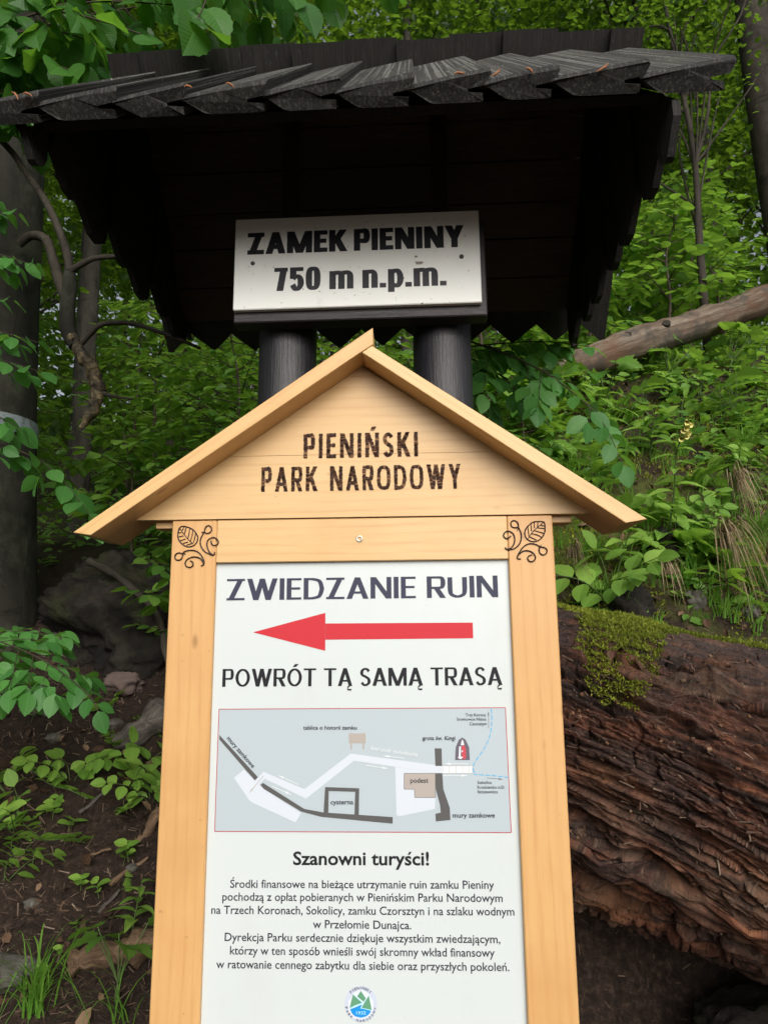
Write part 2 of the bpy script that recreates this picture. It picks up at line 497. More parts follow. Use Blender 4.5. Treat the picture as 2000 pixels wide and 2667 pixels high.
def letters(mb, text, x0, x1, zb, h, tv, th, y, e=2.4, gap=.12, space=.3, zb1=None, carved=False, wscale=1.0, mat=0, squeeze=None):
    """lay TEXT from x0 to x1 on the plane y (facing -y); baseline zb (to zb1 at x1), cap height h"""
    G = glyphs(e)
    adv, items = 0.0, []
    for ch in text:
        if ch == ' ':
            adv += space; continue
        base, acc = ACC.get(ch, (ch, None))
        w, st = G[base]
        w = max(w * wscale, tv)
        items.append((adv, w, st, acc)); adv += w + gap
    adv -= gap
    sx = (x1 - x0) / adv
    k = 0
    for a, w, st, acc in items:
        strokes = [ribbon_pts(s, w, tv, th) for s in st]
        if acc == 'a':
            strokes.append((np.array([(w * .36, 1.09), (w * .52, 1.25)]), np.array([(w * .36 + tv, 1.09), (w * .52 + tv * 1.15, 1.25)])))
        if acc == 'o':
            P = spline([(w - tv * .7, 0.02), (w - tv * 1.5, -.1), (w - tv * 1.1, -.2), (w - tv * .2, -.19)], 5)
            strokes.append((P - np.array([0, th * .45]), P + np.array([0, th * .45])))
        for q, (A, B) in enumerate(strokes):
            yy = y - .00012 * q
            def W(p):
                X = x0 + (a + p[0]) * sx
                z = zb if zb1 is None else zb + (zb1 - zb) * (a + p[0]) / adv
                return X, z + p[1] * h
            if not carved:
                n = len(A)
                v = [(*W(p),) for p in A] + [(*W(p),) for p in B]
                v = [(X, yy, z) for X, z in v]
                mb.add(v, [(i, i + 1, n + i + 1, n + i) for i in range(n - 1)], mat)
            else:
                pa = np.array([W(p) for p in A]); pb = np.array([W(p) for p in B])
                L = np.concatenate([[0], np.cumsum(np.linalg.norm(np.diff((pa + pb) / 2, axis=0), axis=1))])
                m = max(2, int(L[-1] / .0032))
                s_ = np.linspace(0, L[-1], m + 1)
                s_[1:-1] += rng.uniform(-.0009, .0009, m - 1)
                ia = np.stack([np.interp(s_, L, pa[:, j]) for j in (0, 1)], -1); ib = np.stack([np.interp(s_, L, pb[:, j]) for j in (0, 1)], -1)
                for i in range(m):
                    jl, jr = rng.uniform(-.10, .06, 2)
                    d = ib[i] - ia[i]; d2 = ib[i + 1] - ia[i + 1]
                    a0, b0 = ia[i] + d * jl, ib[i] - d * jr
                    a1, b1 = ia[i + 1] + d2 * jl, ib[i + 1] - d2 * jr
                    dp = rng.uniform(.0006, .0022)
                    v = []
                    for (p, r) in ((a0, b0), ((a0 + a1) / 2, (b0 + b1) / 2), (a1, b1)):
                        for t in (0, .25, .5, .75, 1):
                            u = p + (r - p) * t
                            hh = (dp if p is not a0 and p is not a1 else .0002) * (1 - (2 * t - 1) ** 2) + .0004
                            v.append((u[0], yy - hh, u[1]))
                    f = [(r * 5 + c, r * 5 + c + 1, r * 5 + c + 6, r * 5 + c + 5) for r in (0, 1) for c in range(4)]
                    mb.add(v, f, mat)
    return mb

PL = {'ą': ('a', 'o'), 'ę': ('e', 'o'), 'ś': ('s', 'a'), 'ć': ('c', 'a'), 'ń': ('n', 'a'), 'ź': ('z', 'a'), 'ż': ('z', 'd'), 'ł': ('l', 'l'), 'Ś': ('S', 'A'), 'ó': ('o', 'a'), 'Ń': ('N', 'A')}

def _type(text, bold):
    cu = bpy.data.curves.new('line', 'FONT'); cu.body = text; cu.offset = bold; cu.resolution_u = 3
    o = bpy.data.objects.new('line', cu); COL.objects.link(o)
    dg = bpy.context.evaluated_depsgraph_get()
    me = bpy.data.meshes.new_from_object(o.evaluated_get(dg))
    v = np.zeros(len(me.vertices) * 3); me.vertices.foreach_get('co', v); v = v.reshape(-1, 3)
    f = [tuple(p.vertices) for p in me.polygons]
    bpy.data.objects.remove(o); bpy.data.meshes.remove(me); bpy.data.curves.remove(cu)
    return v, f

def font_line(mb, text, p0, p1, cap, y, bold=0.0, mat=0, sq=None):
    """one line of print in Blender's own font, fitted from p0 to p1 on the plane y; Polish marks drawn on"""
    plain_text = ''.join(PL.get(c, (c,))[0] for c in text)
    v, f = _type(plain_text, bold)
    parts = [(v, f)]
    t = .075 + bold * 1.2
    for i, c in enumerate(text):
        if c not in PL: continue
        k = PL[c][1]
        w, _ = _type(plain_text[i], bold)
        pre, _ = _type(plain_text[:i + 1], bold)
        r_ = pre[:, 0].max(); wid = w[:, 0].max() - w[:, 0].min(); m = r_ - wid / 2
        top = w[:, 1].max()
        if k in 'aA':
            q = [(m - .02, top + .06), (m - .02 + t, top + .06), (m + .07 + t * 1.2, top + .22), (m + .06, top + .22)]
        elif k == 'd':
            q = [(m - t * .6, top + .07), (m + t * .6, top + .07), (m + t * .6, top + .07 + t * 1.2), (m - t * .6, top + .07 + t * 1.2)]
        elif k == 'l':
            q = [(m - .11, .30), (m + .12, .42), (m + .12, .42 + t * .85), (m - .11, .30 + t * .85)]
        else:
            rr = r_ - .03
            q = [(rr - t * .6, .02), (rr - t * 1.9, -.09), (rr - t * 1.6, -.2), (rr, -.21), (rr, -.21 + t * .75), (rr - t * .7, -.13), (rr, .02)]
        parts.append((np.array([(a, b_, 0) for a, b_ in q]), [tuple(range(len(q)))]))
    lo, hi = v[:, 0].min(), v[:, 0].max()
    p0, p1 = np.array(p0), np.array(p1)
    d = p1 - p0; L = np.linalg.norm(d); d /= L; nrm = np.array([-d[1], d[0]])
    for j, (vv, ff) in enumerate(parts):
        X = (vv[:, 0] - lo) / (hi - lo) * L; Z = vv[:, 1] / .729 * cap
        P = p0 + X[:, None] * d + Z[:, None] * nrm
        mb.add(np.stack([P[:, 0], np.full(len(P), y - (.0001 if j else 0)), P[:, 1]], -1), ff, mat)

def flat(mb, poly, y, mat=0):
    mb.add([(a, y, b) for a, b in poly], [tuple(range(len(poly)))], mat)

def line2(mb, pts, w, y, mat=0):
    for a, b in zip(pts[:-1], pts[1:]):
        a, b = np.array(a), np.array(b); d = b - a; d /= np.linalg.norm(d); n = np.array([-d[1], d[0]]) * w / 2
        flat(mb, [a - n, b - n, b + n, a + n], y, mat)

def arrow2(mb, a, b, w, hw, hl, y, mat=0):
    a, b = np.array(a), np.array(b); d = b - a; L = np.linalg.norm(d); d /= L; n = np.array([-d[1], d[0]])
    m = b - d * hl
    flat(mb, [a - n * w, m - n * w, m + n * w, a + n * w], y, mat)
    flat(mb, [m - n * hw, b, m + n * hw], y, mat)
ORN = {
 'ornL': [[(-0.4411, 1.8629), (-0.4344, 1.8672), (-0.4231, 1.8658), (-0.4091, 1.8599), (-0.3986, 1.8485), (-0.3945, 1.8385), (-0.3971, 1.8273), (-0.4037, 1.82), (-0.4147, 1.8167), (-0.4248, 1.819), (-0.4364, 1.8279), (-0.4429, 1.8392), (-0.4432, 1.8529), (-0.4411, 1.8629)],
  [(-0.4405, 1.8629), (-0.4279, 1.8465), (-0.4167, 1.8338), (-0.4057, 1.8244)],
  [(-0.43, 1.8653), (-0.434, 1.8565)],
  [(-0.4243, 1.8652), (-0.4258, 1.8564), (-0.4279, 1.8471)],
  [(-0.4154, 1.8613), (-0.4164, 1.85), (-0.4187, 1.8364)],
  [(-0.4077, 1.8562), (-0.4084, 1.8449), (-0.4122, 1.8313)],
  [(-0.4005, 1.8486), (-0.4019, 1.8374), (-0.4052, 1.8268)],
  [(-0.4425, 1.8517), (-0.435, 1.8516)],
  [(-0.4414, 1.8417), (-0.4303, 1.8438)],
  [(-0.4378, 1.8316), (-0.4243, 1.8362)],
  [(-0.4301, 1.8253), (-0.4178, 1.8289)],
  [(-0.4211, 1.8208), (-0.4076, 1.8256)],
  [(-0.3788, 1.852), (-0.3778, 1.8595), (-0.3749, 1.8651), (-0.3694, 1.8681), (-0.3637, 1.8649), (-0.3613, 1.8592), (-0.3632, 1.853), (-0.3687, 1.8493), (-0.3749, 1.8494), (-0.3788, 1.852), (-0.3835, 1.8446), (-0.3874, 1.8347), (-0.3877, 1.8247), (-0.3835, 1.8135), (-0.3757, 1.8047), (-0.3668, 1.7997), (-0.3568, 1.7958), (-0.3525, 1.7976), (-0.3523, 1.8032)],
  [(-0.3863, 1.8521), (-0.3782, 1.8526)],
  [(-0.3555, 1.7958), (-0.3645, 1.8033), (-0.3699, 1.8146), (-0.3714, 1.8233), (-0.3693, 1.8319), (-0.3632, 1.8368), (-0.3558, 1.8386), (-0.3483, 1.8353), (-0.3436, 1.8278), (-0.3459, 1.8217), (-0.3527, 1.8193), (-0.359, 1.8218), (-0.3618, 1.8306)],
  [(-0.4308, 1.8005), (-0.439, 1.8025), (-0.4457, 1.7995), (-0.4482, 1.7927), (-0.4451, 1.7865), (-0.4382, 1.7848), (-0.4322, 1.7882), (-0.4294, 1.7956), (-0.4272, 1.8036), (-0.4193, 1.8072), (-0.4069, 1.8083), (-0.3956, 1.8056), (-0.3866, 1.7987), (-0.3801, 1.7888), (-0.3766, 1.7789), (-0.3782, 1.7727), (-0.3837, 1.7704)],
  [(-0.4303, 1.8018), (-0.4227, 1.7992)],
  [(-0.3771, 1.7752), (-0.3823, 1.7839), (-0.3888, 1.7895), (-0.3988, 1.7921), (-0.4087, 1.791), (-0.4184, 1.7856), (-0.4224, 1.777), (-0.4189, 1.7696), (-0.4114, 1.767), (-0.4053, 1.7694), (-0.403, 1.7743), (-0.4051, 1.7799), (-0.4102, 1.783)]],
 'ornR': [[(0.4362, 1.8651), (0.4248, 1.8659), (0.4127, 1.8649), (0.4002, 1.8564), (0.3925, 1.8455), (0.3908, 1.8345), (0.3951, 1.8246), (0.4033, 1.819), (0.4128, 1.8177), (0.4213, 1.82), (0.4313, 1.8278), (0.4379, 1.8399), (0.4392, 1.8522), (0.4385, 1.862), (0.4362, 1.8651)],
  [(0.4361, 1.8633), (0.4192, 1.85), (0.4078, 1.8391), (0.3975, 1.8246)],
  [(0.4229, 1.8647), (0.4218, 1.8536)],
  [(0.4145, 1.8642), (0.4141, 1.8501)],
  [(0.4065, 1.8613), (0.4068, 1.8428)],
  [(0.3987, 1.8546), (0.4, 1.8319)],
  [(0.4292, 1.8566), (0.4375, 1.8549)],
  [(0.4205, 1.8512), (0.4378, 1.8485)],
  [(0.4129, 1.8446), (0.4354, 1.8375)],
  [(0.406, 1.8373), (0.4208, 1.8334), (0.4307, 1.8278)],
  [(0.4008, 1.8301), (0.4178, 1.8213)],
  [(0.3766, 1.8537), (0.3757, 1.8617), (0.3717, 1.8673), (0.3658, 1.869), (0.3602, 1.8663), (0.3587, 1.8601), (0.3609, 1.8546), (0.3662, 1.852), (0.3759, 1.8519), (0.3803, 1.8432), (0.3823, 1.8334), (0.3813, 1.8236), (0.3778, 1.8139), (0.3703, 1.8055), (0.3617, 1.8007), (0.352, 1.7991), (0.3448, 1.801), (0.3436, 1.8053)],
  [(0.3698, 1.8501), (0.3771, 1.8519), (0.3732, 1.8446)],
  [(0.3472, 1.8009), (0.3557, 1.8026), (0.362, 1.8093), (0.366, 1.819), (0.3659, 1.83), (0.3621, 1.8386), (0.355, 1.843), (0.3465, 1.8425), (0.3409, 1.8364), (0.3412, 1.8303), (0.3471, 1.8259), (0.3532, 1.8283), (0.3576, 1.8319)],
  [(0.4242, 1.8047), (0.4226, 1.7975), (0.4241, 1.7902), (0.4304, 1.7859), (0.4377, 1.7882), (0.441, 1.7948), (0.439, 1.8009), (0.4325, 1.804), (0.4254, 1.8053), (0.4184, 1.8097), (0.4078, 1.8129), (0.3958, 1.8118), (0.3859, 1.8053), (0.3782, 1.7957), (0.3718, 1.7848), (0.3704, 1.78), (0.3738, 1.7769), (0.3786, 1.7775)],
  [(0.4275, 1.8102), (0.4266, 1.8047)],
  [(0.3718, 1.7848), (0.3793, 1.792), (0.3878, 1.7961), (0.3974, 1.796), (0.4068, 1.7916), (0.4124, 1.7831), (0.412, 1.7758), (0.4058, 1.7705), (0.3987, 1.7712), (0.3948, 1.7773), (0.3974, 1.7833), (0.4053, 1.7862)]],
}

# ================================================================ the pine information board
TH = R(-2.14)
nB = (-math.sin(TH), math.cos(TH))
base = (-.117 * math.cos(TH) + 1.62 * nB[0], -.117 * math.sin(TH) + 1.62 * nB[1])
board = thing('information_board', 'pale pine trail board with pitched gable and white printed panel', 'information board', (base[0], base[1], 0), TH)
W_up = pine_wood('pine_upright', (0, R(90), 0), 1.3, (.92, .89, .77))
W_up2 = pine_wood('pine_upright_b', (0, R(90), 0), 5.1, (.91, .88, .76))
W_h = pine_wood('pine_level', (0, 0, 0), 2.2, (.96, 1.03, 1.0))
W_g = pine_wood('pine_gable', (0, 0, 0), 7.7, (.95, 1.04, 1.03))
W_l = pine_wood('pine_slope_left', (0, R(35), 0), 3.4, (.98, 1.02, .92))
W_r = pine_wood('pine_slope_right', (0, R(-35), 0), 9.1, (.99, 1.06, 1.0))
burnt = speck_mat('burnt_carving', [(0, (.030, .013, .008)), (.55, (.060, .026, .015)), (.82, (.13, .062, .033)), (1, (.33, .18, .09))], .5)
burnt_line = plain('burnt_line', (.028, .012, .009), .5)

for s, wm in ((-1, W_up), (1, W_up2)):
    x0, x1 = (-.459, -.3495) if s < 0 else (.3505, .458)
    MB().box(x0, x1, 0, .095, -.1, 1.8815, c=.0025).obj('post', wm, board)
MB().box(-.3487, .3497, .0, .06, 1.7772, 1.8812, c=.002).obj('top_rail', W_h, board)
g = MB()
zs = [1.883, 1.9895, 2.2415]
def gx(z): return .5525 - (z - 1.883) / .695
g.prism([(-gx(1.8835), 1.8835), (gx(1.8835) + .004, 1.8835), (gx(2.0388) + .004, 2.0388), (-gx(2.0388), 2.0388)], -.004, .03)
g.prism([(-gx(2.0397), 2.0397), (gx(2.0397) + .004, 2.0397), (gx(2.2405) + .004, 2.2405), (-gx(2.2405), 2.2405)], -.004, .03)
g.prism([(-gx(2.2413), 2.2413), (gx(2.2413) + .004, 2.2413), (.005, 2.268)], -.0045, .03)
gable = g.obj('gable_panel', W_g, board)
def rail(poly, name, mat):
    b = MB().prism(poly, -.09, .095)
    o = b.obj(name, mat, board)
    bv = o.modifiers.new('edge', 'BEVEL'); bv.width = .0018; bv.segments = 2
    return o
rail([(-.659, 1.842), (-.617, 1.835), (.008, 2.267), (.038, 2.286), (.037, 2.329)], 'roof_rail', W_l)
rail([(.650, 1.853), (.0345, 2.2825), (.0105, 2.2665), (.6016, 1.845)], 'roof_rail', W_r)
for x0, x1 in ((-.5085, -.4605), (.4595, .508)):
    MB().box(x0, x1, .022, .07, 1.866, 1.8825, c=.002).obj('support_block', W_h, board)
MB().box(-.3495, .3505, .045, .095, .35, .45, c=.002).obj('lower_rail', W_h, board)

# carved lettering and corner ornaments, lying a hair proud of the wood
b = MB()
letters(b, 'PIENIŃSKI', -.1392, .1410, 2.0308, .0622, .150, .145, -.0046, e=3.2, gap=.16, wscale=.66, carved=True)
letters(b, 'PARK NARODOWY', -.2420, .2426, 1.9488, .0612, .150, .145, -.0046, e=3.2, gap=.16, space=.40, wscale=.66, carved=True)
b.obj('carved_lettering', burnt, gable)
for key in ('ornL', 'ornR'):
    b = MB()
    for i, s in enumerate(ORN[key]):
        P = spline(s, 5) if len(s) > 3 else np.array(s, float)
        w = .0017 if (i == 0 or len(s) > 6) else .0011
        q = np.stack([P[:, 0], np.full(len(P), -.0004 - .0001 * i), P[:, 1]], -1)
        b.tube(q, w * (1 + .12 * np.sin(np.arange(len(P)) * 1.7)), 6)
    b.obj('carved_ornament', burnt_line, board)

# the recessed white panel and everything printed on it
YP = .013
white = Mat('panel_white', .32, .45)
dustp = white.ramp(white.noise(white.coord('Object'), 160, 2, .5), [(.72, 0), (.76, .5)])
smear = white.ramp(white.noise(white.coord('Object', scale=(1, 1, .4), loc=(2, 0, 4)), 5, 5, .7), [(.52, 0), (.8, .3)])
white.b.inputs['Roughness'].default_value = .28
white.base(white.mix(dustp, white.mix(smear, white.mix(white.ramp(white.noise(white.coord('Object'), 2.5, 4, .6), [(.4, 0), (.8, .35)]), (.555, .605, .61), (.52, .575, .575)), (.47, .48, .44)), (.36, .36, .32)))
panel = MB().box(-.3494, .3504, YP, YP + .006, .452, 1.7768).obj('info_panel', white.m, board)
ink = plain('print_grey', (.026, .027, .042), .5, .2)
ink2 = plain('print_black', (.014, .014, .018), .5, .2)
b = MB(); letters(b, 'ZWIEDZANIE RUIN', -.3235, .3240, 1.6878, .0512, .19, .105, YP - .0006, e=2.0, gap=.09, space=.34, zb1=1.6885)
b.obj('heading_lettering', plain('print_navy', (.040, .044, .075), .5, .2), panel)
b = MB(); letters(b, 'POWRÓT TĄ SAMĄ TRASĄ', -.327, .3255, 1.4866, .0408, .195, .105, YP - .0006, e=2.0, gap=.10, space=.36)
b.obj('heading_lettering', ink2, panel)
b = MB()
flat(b, [(-.2573, 1.612), (-.0851, 1.5675), (-.0854, 1.656)], YP - .0006)
flat(b, [(-.085, 1.5932), (.2621, 1.5934), (.2622, 1.6298), (-.085, 1.631)], YP - .0006)
b.obj('arrow', plain('print_red', (.50, .030, .042), .5, .2), panel)

mapm = [plain('map_blue', (.41, .475, .515), .35), plain('map_border', (.42, .03, .05), .4), plain('map_pale', (.56, .61, .68), .35), plain('map_wall', (.085, .085, .085), .4),
        plain('map_taupe', (.38, .34, .31), .4), plain('map_trail', (.06, .38, .68), .4), plain('map_white', (.66, .69, .72), .35), plain('map_red', (.50, .06, .08), .4), plain('map_slate', (.11, .10, .13), .4)]
F = [(-.3325, 1.4361), (.3305, 1.4361), (.3325, 1.1675), (-.3333, 1.1690)]
b = MB()
flat(b, F, YP - .0004)
line2(b, F + [F[0]], .0016, YP - .0008, 1)
bgp = b.obj('map_background', mapm, panel)
b = MB()
flat(b, [(-.2247, 1.2972), (-.222, 1.2822), (-.1267, 1.239), (-.1307, 1.2592)], YP - .0008, 2)
flat(b, [(-.1307, 1.2592), (-.1267, 1.239), (-.0176, 1.3208), (-.0252, 1.3363)], YP - .0008, 2)
flat(b, [(-.0252, 1.3363), (-.0176, 1.3208), (.0747, 1.3079), (.1671, 1.2938), (.1822, 1.2938), (.1826, 1.3086), (.1675, 1.3109)], YP - .0008, 2)
flat(b, [(-.2454, 1.2597), (-.2551, 1.2665), (-.2247, 1.2972), (-.2200, 1.2835)], YP - .0009, 2)
flat(b, [(.0761, 1.3073), (.0781, 1.2036), (.0865, 1.2018), (.1645, 1.2173), (.166, 1.2416), (.1671, 1.2935)], YP - .00085, 2)
flat(b, [(-.2926, 1.2841), (-.2567, 1.2359), (-.2494, 1.2306), (-.1502, 1.1884), (-.1372, 1.2083), (-.2238, 1.2597), (-.2429, 1.2768), (-.2705, 1.3018)], YP - .00095, 2)
b.obj('map_path', mapm, panel)
b = MB()
flat(b, [(-.3296, 1.3786), (-.3293, 1.3684), (-.2444, 1.2786), (-.2374, 1.2854)], YP - .0012, 3)
lo = [(-.2239, 1.2606), (-.1373, 1.2114), (-.0922, 1.2004), (.069, 1.186)]
hi = [(-.2256, 1.2732), (-.1302, 1.2172), (-.0866, 1.2097), (.0696, 1.2)]
flat(b, [(-.2312, 1.2687), (-.2239, 1.2606), (-.2256, 1.2732)], YP - .0012, 3)
for i in range(3): flat(b, [lo[i], lo[i + 1], hi[i + 1], hi[i]], YP - .0012, 3)
flat(b, [(-.0866, 1.2085), (-.0757, 1.2075), (-.075, 1.2555), (-.0832, 1.2641)], YP - .0013, 3)
flat(b, [(-.0832, 1.2641), (-.075, 1.2555), (-.0148, 1.2537), (-.0058, 1.2613)], YP - .0013, 3)
flat(b, [(-.0058, 1.2613), (-.0148, 1.2537), (-.0168, 1.2031), (-.0069, 1.2031)], YP - .0013, 3)
b.obj('map_wall', mapm, panel); b = MB()
flat(b, [(.1669, 1.3476), (.1675, 1.3091), (.1826, 1.3091), (.1825, 1.3471)], YP - .0012, 3)
b.obj('map_wall', mapm, panel); b = MB()
flat(b, [(.1671, 1.2934), (.1673, 1.2594), (.1842, 1.2594), (.1827, 1.2934)], YP - .0012, 3)
flat(b, [(.1673, 1.2594), (.1759, 1.2261), (.1977, 1.2195), (.1842, 1.2594)], YP - .0012, 3)
flat(b, [(.1759, 1.2261), (.1774, 1.2093), (.1984, 1.194), (.1977, 1.2195)], YP - .0012, 3)
flat(b, [(.1774, 1.2093), (.1652, 1.2071), (.1658, 1.1909), (.1984, 1.194)], YP - .0012, 3)
b.obj('map_wall', mapm, panel)
b = MB()
pod = [(.0958, 1.2594), (.0963, 1.2935), (.1671, 1.2934), (.166, 1.2416), (.119, 1.2416), (.1193, 1.2594)]
flat(b, [(.0963, 1.2935), (.0958, 1.2594), (.1193, 1.2594), (.1668, 1.2594), (.1671, 1.2934)], YP - .0013, 4)
flat(b, [(.1193, 1.2594), (.119, 1.2416), (.166, 1.2416), (.1668, 1.2594)], YP - .0013, 4)
line2(b, pod + [pod[0]], .0009, YP - .0015, 3)
b.obj('map_building', mapm, panel); b = MB()
flat(b, [(-.0291, 1.3807), (-.029, 1.3591), (.0093, 1.359), (.0094, 1.3806)], YP - .0012, 4)
for x in (-.0257, .0025):
    flat(b, [(x, 1.359), (x, 1.3454), (x + .0034, 1.3454), (x + .0034, 1.359)], YP - .0012, 4)
    flat(b, [(x, 1.3807), (x + .0034, 1.3807), (x + .0034, 1.3825), (x, 1.3825)], YP - .0012, 4)
b.obj('map_building', mapm, panel)
b = MB()
flat(b, [(.1826, 1.3091), (.1822, 1.2934), (.2499, 1.2932), (.2505, 1.3094)], YP - .0008, 6)
for i in range(14):
    x = .1835 + i * .005
    flat(b, [(x, 1.2936), (x + .0007, 1.2936), (x + .0007, 1.309), (x, 1.309)], YP - .0012, 2 if i % 3 else 4)
line2(b, [(.1826, 1.3092), (.2505, 1.3094)], .0006, YP - .0012, 4); line2(b, [(.1822, 1.2933), (.2499, 1.2932)], .0006, YP - .0012, 4)
b.obj('map_stairway', mapm, panel)
b = MB()
flat(b, [(.2122, 1.3217), (.2457, 1.3216), (.2451, 1.3492), (.2376, 1.366), (.2301, 1.3711), (.2219, 1.3661), (.2144, 1.3493)], YP - .0008, 8)
flat(b, [(.2262, 1.3548), (.2275, 1.3540), (.2340, 1.3545), (.2325, 1.362), (.2295, 1.3668)], YP - .0012, 6)
flat(b, [(.2205, 1.3275), (.2250, 1.3262), (.2265, 1.352), (.2225, 1.351)], YP - .0012, 6)
flat(b, [(.2290, 1.3235), (.2368, 1.3245), (.2375, 1.345), (.2345, 1.354), (.2285, 1.352), (.2275, 1.339)], YP - .0013, 7)
flat(b, [(.2180, 1.3270), (.2250, 1.3235), (.2310, 1.3285), (.2240, 1.3300)], YP - .0014, 6)
flat(b, [(.2270, 1.338), (.2315, 1.342), (.2280, 1.343)], YP - .0015, 6)
b.obj('map_grotto', mapm, panel)
b = MB()
P = spline([(.2983, 1.4342), (.2981, 1.4038), (.2933, 1.3763), (.2805, 1.3491), (.2548, 1.313), (.2551, 1.2914), (.2565, 1.2908), (.2948, 1.2883), (.3302, 1.2842)], 12)
L = np.concatenate([[0], np.cumsum(np.linalg.norm(np.diff(P, axis=0), axis=1))])
s = 0.0
while s < L[-1] - .003:
    t = np.linspace(s, min(s + .0105, L[-1]), 4)
    line2(b, [(np.interp(k, L, P[:, 0]), np.interp(k, L, P[:, 1])) for k in t], .0019, YP - .0010, 5); s += .0142
b.obj('map_trail', mapm, panel)
b = MB()
for a, c in (((.0977, 1.326), (.0478, 1.3316)), ((.0096, 1.3108), (.0618, 1.3035)), ((-.1442, 1.2695), (-.1924, 1.2899)), ((-.2048, 1.2664), (-.1591, 1.2471)), ((.2416, 1.3135), (.1874, 1.3136)), ((.1844, 1.2884), (.2409, 1.2883))):
    b = MB(); arrow2(b, a, c, .0007, .0023, .015, YP - .0014, 6); b.obj('map_arrow', mapm, panel)
b = MB(); arrow2(b, (-.2245, 1.289), (-.2571, 1.2507), .0007, .0018, .012, YP - .0018, 4); b.obj('map_arrow', mapm, panel); b = MB()
arrow2(b, (.2906, 1.391), (.2915, 1.4292), .0004, .0014, .010, YP - .0014, 3); b.obj('map_arrow', mapm, panel); b = MB()
arrow2(b, (.2829, 1.2834), (.3193, 1.2802), .0004, .0014, .010, YP - .0014, 3)
b.obj('map_arrow', mapm, panel)
b = MB()
for t, p0, p1, c, k in [
    ('tablica o historii zamku', (-.1347, 1.3899), (-.0108, 1.3894), .0092, .012), ('grota św. Kingi', (.1392, 1.3659), (.2139, 1.3657), .0092, .012),
    ('podest', (.1101, 1.2733), (.1507, 1.2732), .0107, .012), ('cysterna', (-.0706, 1.227), (-.0191, 1.2274), .0105, .012),
    ('mury zamkowe', (.2037, 1.1992), (.2975, 1.1993), .0106, .012), ('mury zamkowe', (-.3123, 1.3702), (-.2504, 1.3049), .0102, .012),
    ('Trzy Korony', (.2387, 1.4179), (.2853, 1.4176), .0069, .004), ('Sromowce Niżne', (.2188, 1.4083), (.2855, 1.408), .0069, .004), ('Czorsztyn', (.2476, 1.398), (.2856, 1.3979), .0069, .004),
    ('Sokolica', (.2614, 1.2709), (.2928, 1.2709), .0067, .004), ('Krościenko n.D.', (.2611, 1.2606), (.3223, 1.2606), .0067, .004), ('Szczawnica', (.2607, 1.2509), (.306, 1.2509), .0066, .004)]:
    font_line(b, t, p0, p1, c, YP - .0020, k)
font_line(b, 'kierunek zwiedzania', (.0216, 1.3444), (.1276, 1.3291), .0091, YP - .0020, .006, 1)
b.obj('map_lettering', [ink, mapm[6]], panel)
b = MB()
font_line(b, 'Szanowni turyści!', (-.1541, 1.0996), (.149, 1.0997), .0285, YP - .0006, .022)
b.obj('greeting_lettering', ink2, panel)
b = MB()
for t, p0, p1 in [
    ('Środki finansowe na bieżące utrzymanie ruin zamku Pieniny', (-.2944, 1.0515), (.2906, 1.0518)),
    ('pochodzą z opłat pobieranych w Pienińskim Parku Narodowym', (-.3109, 1.0251), (.3082, 1.0251)),
    ('na Trzech Koronach, Sokolicy, zamku Czorsztyn i na szlaku wodnym', (-.3348, .9980), (.3324, .9980)),
    ('w Przełomie Dunajca.', (-.1084, .9703), (.1076, .9693)),
    ('Dyrekcja Parku serdecznie dziękuje wszystkim zwiedzającym,', (-.3031, .9432), (.2999, .9428)),
    ('którzy w ten sposób wnieśli swój skromny wkład finansowy', (-.2906, .9163), (.2868, .9157)),
    ('w ratowanie cennego zabytku dla siebie oraz przyszłych pokoleń.', (-.3201, .8889), (.317, .8880))]:
    font_line(b, t, p0, p1, .0176, YP - .0006, .009)
b.obj('body_lettering', ink, panel)
# round park emblem
em = [plain('emblem_halo', (.50, .55, .66), .4), plain('emblem_green', (.11, .29, .17), .4), plain('emblem_blue', (.01, .25, .66), .4), plain('emblem_light', (.40, .72, .86), .4), ink, plain('emblem_white', (.62, .67, .74), .4)]
b = MB()
cx, cz = -.0032, .8215
disc = lambda r, n=48: [(cx + r * math.sin(i / n * 2 * math.pi), cz + r * math.cos(i / n * 2 * math.pi)) for i in range(n)]
flat(b, disc(.0350), YP - .0004, 0)
flat(b, [(-.0031, .8500), (.0115, .8435), (.0232, .8275), (.0235, .8075), (.0116, .7945), (-.0033, .7910), (-.0190, .7940), (-.0298, .807), (-.0302, .827), (-.0182, .8432)], YP - .0008, 5)
flat(b, [(-.0204, .8404), (.0010, .8251), (.0006, .8225), (-.0272, .8118)], YP - .0012, 3)
flat(b, [(-.0204, .8404), (-.0005, .8243), (-.0136, .82), (-.0272, .8141)], YP - .0016, 1)
flat(b, [(-.0031, .8473), (.0076, .8324), (.0028, .8262), (-.0116, .8362)], YP - .0012, 1)
flat(b, [(.0141, .8389), (.0201, .8090), (-.0044, .8140)], YP - .0020, 3)
flat(b, [(.0141, .8389), (.0201, .8107), (-.0016, .8151)], YP - .0024, 1)
flat(b, [(-.0264, .8113), (-.0136, .8160), (-.0008, .8212), (-.0044, .8133), (.0071, .8116), (.0191, .8089), (.0151, .8031), (.0087, .7981), (-.0033, .7954), (-.0152, .7978), (-.0224, .8034)], YP - .0016, 2)
emb = b.obj('park_emblem', em, panel)
b2 = MB(); font_line(b2, '1932', (-.0132, .8018), (.0075, .802), .0064, YP - .0020, .01, 3)
